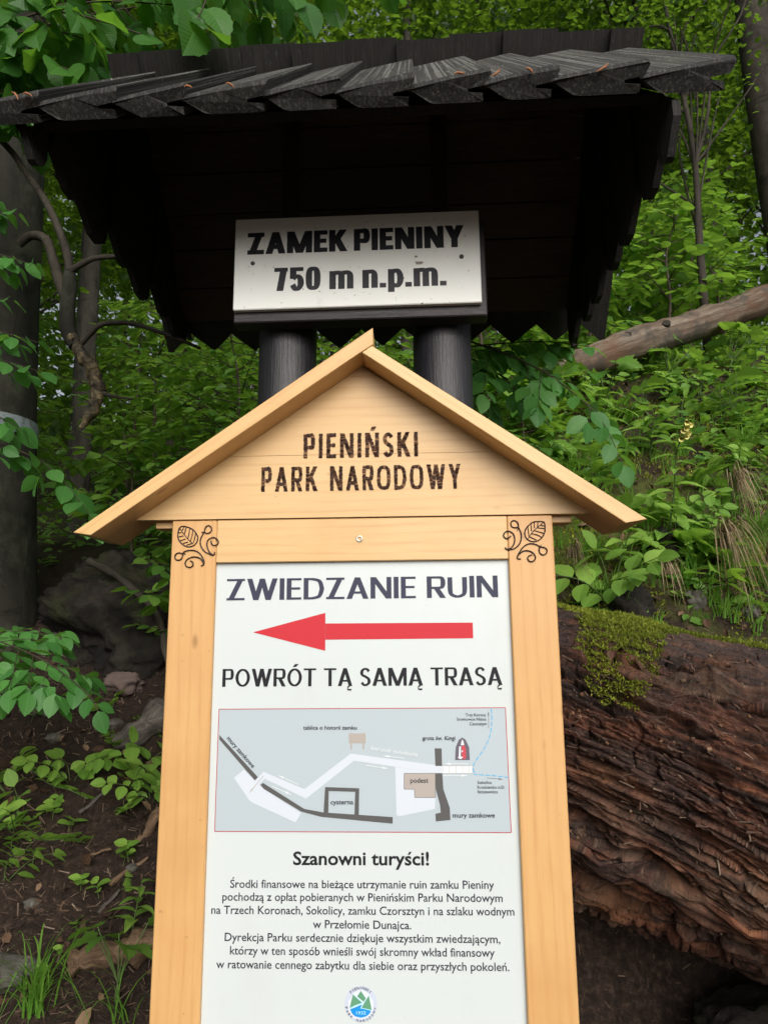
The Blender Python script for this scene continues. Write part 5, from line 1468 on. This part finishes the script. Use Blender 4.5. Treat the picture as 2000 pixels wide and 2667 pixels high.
branch('beech_spray', 'leafy beech twig left of the crooked limb, crossing the big beech', 'branch', (-2.1, 3.0, 3.42), [
    [(-2.1, 3.0, 3.42), (-1.85, 2.95, 3.40), (-1.60, 2.9, 3.30)], [(-2.1, 3.0, 3.05), (-1.85, 2.95, 3.02), (-1.55, 2.9, 2.92)], [(-2.1, 3.0, 3.25), (-1.9, 2.95, 3.2), (-1.68, 2.9, 3.12)], [(-2.1, 2.9, 3.62), (-1.88, 2.9, 3.64), (-1.70, 2.9, 3.56)], [(-2.1, 2.9, 2.9), (-1.8, 2.9, 2.86), (-1.5, 2.85, 2.76)]], beech_tpl, leaf_beech, .090, .048, 71, .0035, sub=.4, droop=.3, jn=.45)

# ================================================================ saplings and shrubs of the understorey
def sapling_mesh(seed, h, tpl, leafm, size, nb, gap, stemm=twig_m, sub=.5):
    r = np.random.default_rng(seed); S, L = MB(), MB()
    top = np.array([r.normal() * .12, r.normal() * .12, h])
    main = spline([(0, 0, -.1), top * .4 + r.normal(size=3) * .03, top * .75 + r.normal(size=3) * .05, top], 5)
    S.tube(main, np.linspace(.012 + .004 * h, .003, len(main)), 6)
    for i in range(nb):
        k = .22 + .76 * (i + r.random()) / nb
        p = main[int(k * (len(main) - 1))]
        a = i * 2.399 + r.uniform(-.4, .4)
        ln = h * (.50 - .30 * k) * r.uniform(.7, 1.2)
        d = np.array([math.cos(a), math.sin(a), .30])
        spray(S, L, [p, p + d * ln * .5, p + d * ln * np.array([1, 1, .75])], .005, tpl, size, gap, r, 55, .18, sub, .15, (0, 0, 1), .32)
    return S.mesh('sapling_stem', stemm, True), L.mesh('sapling_leaves', leafm)
saps = [sapling_mesh(81, 1.5, mid_tpl, leaf_shrub, .105, 22, .058), sapling_mesh(82, 2.2, mid_tpl, leaf_shrub, .105, 30, .064), sapling_mesh(83, 1.1, beech_tpl, leaf_shrub, .115, 17, .058), sapling_mesh(84, .75, hazel_tpl, leaf_shrub, .12, 12, .06)]
def plant(name, label, cat, meshes, x, y, rz, s=1.0, group=None, tilt=(0, 0), dz=0.0):
    t = thing(name, label, cat, (x, y, gz(x, y) + dz), rz, group); t.rotation_euler = (tilt[0], tilt[1], rz); t.scale = (s, s, s)
    for nm, me in zip(('stem', 'leaves', 'flower'), meshes):
        o = bpy.data.objects.new(nm, me); COL.objects.link(o); o.parent = t
    return t
sp = [  # kind, x, y, scale, label
    (0, -.62, 3.75, 1.0, 'low beech sapling seen between the board gable and the left shelter post'), (1, -1.0, 4.5, .9, 'beech sapling right behind the crooked limb tip, under the left eave'),
    (0, -1.35, 5.0, 1.0, 'bushy sapling behind the pale broken end of the limb'), (1, -1.9, 5.4, .95, 'sapling in the dim gap between the big beech and the limb'),
    (0, -2.1, 6.6, 1.1, 'farther sapling just right of the big beech'), (1, -.75, 5.6, 1.0, 'sapling under the zigzag eave, left of the left post'),
    (2, -1.25, 4.35, .95, 'short sapling above the rock outcrop'), (2, -1.62, 4.45, 1.0, 'short sapling between the rock outcrop and the big beech'),
    (1, -2.9, 7.4, 1.15, 'leafy sapling glowing behind the slim grey tree'), (1, -1.4, 7.6, 1.15, 'tall sapling up the slope behind the crooked limb'),
    (0, -.2, 5.0, 1.0, 'sapling filling the gap between the two shelter posts'), (0, .15, 4.3, .9, 'sapling right of the gable peak, between the posts'),
    (1, -3.6, 9.0, 1.2, 'far sapling under the slim grey tree'), (1, -1.9, 9.4, 1.3, 'far sapling high on the left slope'), (1, -.5, 8.6, 1.3, 'far sapling behind the left post'),
    (2, -.95, 3.62, .8, 'small sapling beside the brownish rock block'),
    (1, .85, 5.0, .95, 'sapling behind the drooping beech spray at right'), (0, 1.45, 6.2, 1.1, 'shrub at the foot of the pale fallen trunk'),
    (0, 2.1, 6.4, 1.15, 'shrub just behind the middle of the pale fallen trunk'), (1, 2.5, 7.2, 1.0, 'tall shrub on the bank top, close to the right eave end'),
    (2, 2.75, 6.3, 1.35, 'wide leaved shrub behind the upper part of the pale trunk'), (0, 3.3, 6.9, 1.25, 'shrub at the right edge above the pale fallen trunk'),
    (1, 3.4, 8.2, 1.1, 'shrub at the right edge under the dark thick trunk'), (0, 1.7, 7.4, 1.2, 'shrub half hidden by the right gable boards'),
    (1, 4.4, 9.0, 1.2, 'far shrub below the dark thick trunk'), (2, 1.9, 5.75, 1.0, 'low shrub touching the pale trunk from behind, near its knots'),
    (1, 2.2, 9.5, 1.3, 'far shrub in the dark woods right of the gable boards'), (0, 3.9, 7.3, 1.2, 'shrub at the right edge, beside the end of the pale trunk'),
    (1, .5, 7.5, 1.2, 'sapling up the slope behind the right shelter post'), (3, 1.05, 4.45, 1.0, 'low leafy shrub beside the lower tip of the drooping beech spray'),
    (1, -4.8, 8.0, 1.2, 'sapling behind the big beech, at the left edge'), (0, -2.75, 4.9, 1.0, 'sapling hugging the far side of the big beech'),
    (2, 2.45, 6.9, 1.2, 'shrub between the fallen trunk and the tall shrub near the eave'), (3, 1.32, 5.02, 1.1, 'low leafy shrub hiding the lower end of the pale trunk'), (0, 1.05, 5.8, 1.1, 'shrub left of the pale trunk, below the zigzag eave'),
]
for i, (k, x, y, s, lab) in enumerate(sp):
    plant('sapling', lab, 'sapling' if 'sapling' in lab else 'shrub', saps[k], x, y, i * 1.7, s, 'saplings and shrubs of the understorey')
plant('bright_sapling', 'sunlit yellow green maple sapling in front of the dark woods at right', 'sapling', sapling_mesh(86, 1.15, maple_tpl, leaf_bright, .12, 5, .075), 2.95, 6.75, 1.0, 1.25)

# ================================================================ herbs, seedlings, grasses
def herb_mesh(seed, kind):
    r = np.random.default_rng(seed); S, L, F = MB(), MB(), MB()
    if kind == 'lance':                      # upright stem, spiral of lance leaves
        h = .26; S.tube(spline([(0, 0, -.03), (.01, .0, h * .5), (.02, -.01, h)], 5), np.linspace(.004, .002, 11), 5)
        for i in range(11):
            a = i * 2.4 + r.uniform(-.3, .3); z = h * (.25 + .75 * i / 10)
            put(L, lance_tpl, (.015 * z / h, 0, z), (math.cos(a), math.sin(a), .45 - .2 * r.random()), (-.4 * math.cos(a), -.4 * math.sin(a), 1), (.17 - .07 * i / 10) * r.uniform(.85, 1.1))
        m = leaf_herb
    elif kind == 'broad':                    # a few arching stems with alternate oval leaves
        for i in range(4):
            a = i * 1.9 + r.uniform(-.3, .3); ln = r.uniform(.16, .27)
            d = np.array([math.cos(a) * .7, math.sin(a) * .45 - .25, .75])
            spray(S, L, [(0, 0, -.03), d * ln * .55, d * ln + np.array([math.cos(a) * .05, -.03, -.015])], .0028, beech_tpl, r.uniform(.075, .105), .04, r, 58, .2, 0, .25, (0, -.45, 1), .3)
        m = leaf_herb
    elif kind in ('rosette', 'foxglove'):    # hanging rosette of long leaves
        for i in range(13):
            a = i * 2.4 + r.uniform(-.2, .2)
            put(L, lance_tpl, (.02 * math.cos(a), .02 * math.sin(a), .02), (math.cos(a), math.sin(a) - .15, .55 * r.random()), (-.4 * math.cos(a), -.4 * math.sin(a) - .2, 1), r.uniform(.19, .27))
        S.tube([(0, 0, -.04), (0, 0, .03)], .008, 6)
        if kind == 'foxglove':
            st = spline([(0, 0, 0), (.01, -.06, .2), (.0, -.12, .40), (.02, -.18, .56)], 6)
            S.tube(st, np.linspace(.005, .003, len(st)), 6)
            for i in range(13):
                p = st[3 + i]; a = i * 2.4
                put(L, lance_tpl, p, (math.cos(a), math.sin(a) - .2, .25), (0, -.3, 1), .17 - .007 * i)
            for i in range(7):
                p = st[-1] - np.array([0, -.012, .022]) * i * .55; a = i * 1.9 - 2
                d = np.array([math.cos(a) * .6, -1, -.5]); d /= np.linalg.norm(d)
                q = np.array([p + d * t for t in (0, .008, .018, .030, .036)])
                F.tube(q, [.002, .006, .0085, .0095, .013], 9, caps=False)
        m = leaf_herb
    elif kind == 'maple':
        for i in range(7):
            a = i * 2.4; ln = r.uniform(.07, .14); e = np.array([math.cos(a) * ln * .7, math.sin(a) * ln * .7, .1 + ln])
            S.tube(spline([(0, 0, -.02), (0, 0, .06), e], 4), .0022, 5)
            put(L, maple_tpl, e, (math.cos(a), math.sin(a), -.15), (r.normal() * .25, -.35 + r.normal() * .2, 1), r.uniform(.085, .13))
        m = leaf_shrub
    elif kind == 'bright':
        for i in range(9):
            a = i * 2.4; ln = r.uniform(.06, .17); e = np.array([math.cos(a) * ln * 1.2, math.sin(a) * ln * .5 - .03, .05 + ln * .4])
            S.tube(spline([(0, 0, -.02), (0, 0, .04), e], 4), .0022, 5)
            put(L, maple_tpl, e, (math.cos(a), math.sin(a) - .2, -.15), (r.normal() * .3, -.35 + r.normal() * .2, 1), r.uniform(.075, .105))
        m = leaf_bright
    elif kind == 'runner':                   # creeping stem with small paired leaves
        P = spline([(0, 0, .01), (.07, .06, .04), (.16, .10, .05), (.24, .19, .12)], 5); S.tube(P, .0022, 5)
        for i in range(1, len(P) - 1, 1):
            for sd in (-1, 1):
                if r.random() < .8:
                    put(L, beech_tpl, P[i], (sd * .7 + r.normal() * .2, -.4 + r.normal() * .3, .2), (r.normal() * .2, -.5, 1), r.uniform(.035, .07))
        m = leaf_herb
    else:                                    # tiny seedling
        S.tube([(0, 0, -.02), (0, 0, .04)], .0018, 5)
        for i in range(5):
            a = i * 2.4; put(L, beech_tpl, (0, 0, .03 + .006 * i), (math.cos(a), math.sin(a), .3), (0, -.4, 1), r.uniform(.035, .06))
        m = leaf_herb
    out = [S.mesh('herb_stem', green_stem, True), L.mesh('herb_leaves', m)]
    if F.n: out.append(F.mesh('herb_flower', plain('yellow_flower', (.74, .70, .26), .55), True))
    return out
HB = {k: [herb_mesh(100 + 7 * i + j, k) for j in range(2)] for i, k in enumerate(('lance', 'broad', 'rosette', 'foxglove', 'maple', 'bright', 'runner', 'seedling'))}
gr = 'herbs on the right bank'; gl = 'herbs on the left slope'
hl = [
    ('foxglove', 1.583, 3.80, 1.05, gr, 'tall herb with a spike of pale yellow bells, in the middle of the right bank', 'flowering herb'),
    ('foxglove', 2.994, 5.40, 1.0, gr, 'yellow flowered herb at the right edge below the pale fallen trunk', 'flowering herb'),
    ('rosette', 1.62, 3.72, 1.0, gr, 'hanging rosette of long broad leaves under the yellow bells', 'herb'),
    ('rosette', 1.975, 4.25, 1.0, gr, 'rosette of oval leaves right of the yellow bells', 'herb'),
    ('broad', 2.119, 4.25, 1.0, gr, 'herb with one large upright oval leaf, right of the oval rosette', 'herb'),
    ('broad', 1.124, 3.43, 1.25, gr, 'broad pointed leaf herb growing just above the mossy log, beside the board post', 'herb'),
    ('lance', 1.20, 3.55, 1.15, gr, 'lance leaved herb behind the broad pointed one, under the rail end', 'herb'),
    ('bright', 1.552, 3.44, 1.1, gr, 'bright yellow green lobed seedling above the mossy log', 'seedling'),
    ('lance', 1.331, 4.23, 1.2, gr, 'lance leaved herb above the right end of the pine gable rail', 'herb'),
    ('bright', 1.201, 3.66, .55, gr, 'small heart shaped light green leaf plant below the rail end', 'seedling'),
    ('broad', 1.97, 4.73, 1.1, gr, 'pointed leaf herb up the bank behind the yellow bells', 'herb'),
    ('lance', 1.806, 4.50, 1.2, gr, 'lance leaved herb left of the yellow bells', 'herb'),
    ('maple', 2.35, 5.42, 1.3, gr, 'lobed leaf seedling just in front of the pale trunk, near its knots', 'seedling'),
    ('maple', 3.0, 5.60, 1.4, gr, 'lobed leaf seedling in front of the upper end of the pale trunk', 'seedling'),
    ('maple', 2.55, 5.20, 1.2, gr, 'bluish lobed seedling below the pale trunk', 'seedling'),
    ('maple', 2.69, 4.9, 1.5, gr, 'lobed seedling beside the large hanging leaf at the right edge', 'seedling'),
    ('rosette', 2.88, 4.98, 1.5, gr, 'large long hanging leaves at the right edge of the bank', 'herb'),
    ('lance', 1.55, 4.75, 1.1, gr, 'lance leaved herb below the end of the drooping beech spray', 'herb'),
    ('broad', 1.62, 5.05, 1.0, gr, 'herb in the shade under the lower end of the pale trunk', 'herb'),
    ('broad', 2.25, 4.95, 1.0, gr, 'herb halfway between the yellow bells and the pale trunk', 'herb'),
    ('lance', 1.35, 3.95, 1.0, gr, 'lance leaved herb left of the hanging rosette', 'herb'),
    ('rosette', 1.40, 4.05, .8, gr, 'rosette between the rail end and the yellow bells', 'herb'),
    ('broad', 1.72, 3.98, .9, gr, 'herb tucked right of the yellow bells stem', 'herb'),
    ('seedling', 1.45, 3.40, 1.0, gr, 'tiny two leaved seedling beside the whitish stone', 'seedling'),
    ('lance', 1.157, 4.75, 1.0, gr, 'herb in the dark soil under the drooping beech spray', 'herb'),
    ('broad', 2.45, 4.55, 1.0, gr, 'herb among the grasses at the right edge', 'herb'),
    ('broad', -1.623, 3.10, 1.0, gl, 'broad leaved herb at the left edge, upper of the two', 'herb'),
    ('broad', -1.504, 2.94, .95, gl, 'broad leaved herb at the left edge, lower of the two', 'herb'),
    ('broad', -1.372, 3.13, .85, gl, 'pointed leaf herb in the middle of the left slope, below the pinkish stone', 'herb'),
    ('broad', -1.102, 3.10, 1.05, gl, 'tall pointed leaf herb beside the left post', 'herb'),
    ('runner', -1.26, 3.05, 1.0, gl, 'creeping herb between the two tall herbs on the left slope', 'herb'),
    ('runner', -1.19, 2.89, 1.0, gl, 'yellow green creeping herb in the middle of the left slope', 'herb'),
    ('runner', -1.10, 2.98, .9, gl, 'creeping herb just below the tall pointed leaf herb', 'herb'),
    ('seedling', -1.008, 2.86, 1.2, gl, 'seedling beside the pale forked root stub', 'seedling'),
    ('seedling', -1.375, 2.99, 1.1, gl, 'yellowish seedling below the pointed leaf herb', 'seedling'),
    ('seedling', -1.284, 2.94, 1.2, gl, 'seedling left of the yellow green creeping herb', 'seedling'),
    ('seedling', -1.361, 2.82, 1.0, gl, 'lone seedling on bare soil, above the flat slate', 'seedling'),
    ('seedling', -1.471, 2.87, 1.1, gl, 'seedling at the left edge under the lower broad herb', 'seedling'),
    ('seedling', -1.071, 2.75, 1.1, gl, 'seedling among the splintered sticks', 'seedling'),
    ('seedling', -1.144, 2.76, .9, gl, 'small seedling left of the splintered sticks', 'seedling'),
    ('runner', -.96, 2.76, .8, gl, 'bright creeping herb partly behind the left post', 'herb'),
    ('lance', -.891, 2.60, .7, gl, 'narrow leaved herb right above the broken chunk', 'herb'),
    ('maple', -.872, 2.44, .95, gl, 'round lobed leaf plant below the broken chunk', 'herb'),
    ('maple', 1.40, 4.98, 1.5, gr, 'lobed leaf plant covering the lower cut end of the pale trunk', 'herb'),
    ('maple', 1.72, 5.02, 1.5, gr, 'lobed leaf plant just right of the lower end of the pale trunk', 'herb'),
    ('broad', 1.55, 4.92, 1.4, gr, 'leafy herb under the lower end of the pale trunk, right of the beech spray', 'herb'),
    ('seedling', -.97, 3.25, 1.4, gl, 'lone oval leaf poking out above the root end, by the left post', 'seedling'),
]
for i, (k, x, y, s, g, lab, cat) in enumerate(hl):
    nm = {'foxglove': 'yellow_foxglove', 'maple': 'lobed_seedling', 'bright': 'lobed_seedling', 'runner': 'creeping_herb', 'seedling': 'seedling'}.get(k, 'leafy_herb')
    plant(nm, lab, cat, HB[k][i % 2], x, y, i * 1.13, s * (1.1 if g == gr else .95), g, (R(22) if g == gr and k != 'foxglove' else R(10), 0))

def tuft(B, x, y, n, h, r, spread=.5, fall=.5, w=.0035, tilt=-.35, mat=0, z=None):
    z0 = gz(x, y) if z is None else z
    for i in range(n):
        a = r.uniform(0, 6.283); q = r.uniform(.25, 1) * spread; hh = h * r.uniform(.6, 1.1)
        d = np.array([math.cos(a) * q, math.sin(a) * q + tilt, 0])
        p0 = np.array([x, y, z0 - .01]) + r.normal(size=3) * np.array([.018, .018, 0])
        t = np.linspace(0, 1, 7)[:, None]
        P = p0 + d * hh * t ** 1.35 + np.array([0, 0, 1]) * hh * (t * (1 - .28 * q) - fall * r.uniform(.5, 1.2) * t ** 2.6)
        sd = unit(np.cross(P[-1] - P[0], [0, .3, 1.0])) * w * (1 - t ** 2) * r.uniform(.7, 1.3)
        V = np.concatenate([P - sd, P + sd]); 
        B.add(V, [(k, k + 1, k + 8, k + 7) for k in range(6)], mat)
r = np.random.default_rng(91)
tt = [(-1.13, 2.43, 60, .52, 'bright green grass tuft at the lower left corner'), (-.83, 2.40, 12, .40, 'few long grass blades beside the round lobed leaf'), (2.058, 4.08, 40, .40, 'grass tuft right of the oval rosette'),
      (1.341, 3.56, 34, .32, 'grass tuft arching under the rail end, left of the rosette'), (1.66, 3.62, 40, .36, 'grass tuft above the bright yellow green seedling'), (2.10, 3.80, 70, .46, 'dense grass tuft at the right edge, mid bank'),
      (1.095, 3.70, 30, .32, 'grass tuft beside the right board post'), (2.07, 4.60, 36, .36, 'grass tuft behind the oval rosette'), (2.5, 4.6, 60, .46, 'grass tuft at the right edge under the large hanging leaves'),
      (2.744, 5.14, 30, .34, 'grass tuft near the second yellow flowered herb'), (1.86, 3.62, 60, .42, 'grass tuft above the hanging dry straw'), (2.25, 4.15, 60, .46, 'grass tuft above the upper dry straw bunch'), (1.50, 4.35, 26, .34, 'thin tall grass tuft left of the yellow bells'),
      (1.95, 3.50, 30, .34, 'grass tuft at the right edge just above the log')]
for x, y, n, h, lab in tt:
    B = MB(); tuft(B, x, y, n, h, r, .85, .62)
    B.v = [v - np.array([x, y, gz(x, y)]) for v in B.v]
    tag(B.obj('grass_tuft', grass_m, None, False, (x, y, gz(x, y))), lab, 'grass tuft', 'grass tufts')
for x, y, n, h, lab in [(2.12, 4.05, 60, .50, 'upper hanging bunch of dry straw on the right bank'), (1.78, 3.58, 80, .52, 'long hanging bunch of dry straw above the mossy log'), (2.00, 3.50, 60, .46, 'dry straw bunch at the right edge above the log'), (.98, 3.55, 16, .28, 'dry straw wisp beside the right board post'), (-1.05, 3.85, 26, .22, 'dry grass wisp on the left rock outcrop'), (-.92, 3.82, 20, .20, 'second dry grass wisp beside the left post, over the rock'), (1.42, 3.42, 22, .24, 'brown straw curl beside the tiny seedling')]:
    z = gz(x, y) + (.22 if x < 0 else .14)
    B = MB(); tuft(B, x, y, n, h, r, .35, 1.75, .003, -.6, 0, z)
    B.v = [v - np.array([x, y, z]) for v in B.v]
    tag(B.obj('dry_straw', straw_m, None, False, (x, y, z)), lab, 'dry grass', 'hanging dry straw')
# thin scattered grass and small ground cover
B = MB()
for i in range(820):
    x = r.uniform(.7, 4.2); y = 3.25 + 3.75 * r.random() ** 1.7
    if fbm(x * 1.7, y * 1.7, 4.0, 2) > -.15: tuft(B, x, y, 8, r.uniform(.14, .30), r, .55, .6, .0028)
tag(B.obj('bank_grass', grass_m), kind='stuff')
for i in range(64):
    k = ('broad', 'lance', 'broad', 'rosette', 'maple')[i % 5]
    x = r.uniform(.85, 3.3); y = 3.4 + 3.0 * r.random() ** 1.5
    if x > 1.75 and y < 4.7: x, y = x - .85, y + .9
    plant('leafy_herb', 'low green herb growing among the grasses of the steep right bank', 'herb', HB[k][i % 2], x, y, i * 2.1, r.uniform(.75, 1.25), 'low herbs among the bank grasses', (R(20), 0))
for i in range(14):
    k = ('broad', 'seedling', 'runner', 'seedling')[i % 4]
    x = r.uniform(-1.75, -.85); y = r.uniform(2.55, 3.5)
    plant('leafy_herb', 'small green seedling sprouting from the bare dark soil of the left slope', 'seedling', HB[k][i % 2], x, y, i * 2.1, r.uniform(.5, .85), 'small seedlings on the left slope', (R(12), 0))
# moss tips on the damp parts of the bank
n = 26000
X = r.uniform(.6, 3.2, n); Y = r.uniform(3.0, 5.2, n)
kk = fbm(X * 1.6, Y * 1.6, 6.0, 3) > .0
X, Y = X[kk], Y[kk]
P = np.stack([X, Y, ground(X, Y)], -1)
B = MB(); put(B, tip, P, unit(np.array([0, -.5, .8]) + r.normal(size=P.shape) * .6), r.normal(size=P.shape), r.uniform(.012, .03, len(P)))
tag(B.obj('ground_moss', moss_m), kind='stuff')
B = MB(); n = 17000
X = np.concatenate([r.uniform(.6, 5.5, n // 2), r.uniform(-6, 3, n // 2)]); Y = np.concatenate([r.uniform(3.3, 9, n // 2), r.uniform(4.3, 12, n // 2)])
kk = fbm(X * 1.4, Y * 1.4, 9.0, 3) > -.05
X, Y = X[kk], Y[kk]
P = np.stack([X, Y, ground(X, Y) + r.uniform(.02, .22, len(X)) * sstep(3, 6, Y) + .02], -1)
put(B, mid_tpl, P, r.normal(size=P.shape) * np.array([1, 1, .3]), unit(np.array([0, -.45, 1.0]) + r.normal(size=P.shape) * .3), r.uniform(.045, .11, len(P)))
tag(B.obj('ground_cover', leaf_shrub), kind='stuff')
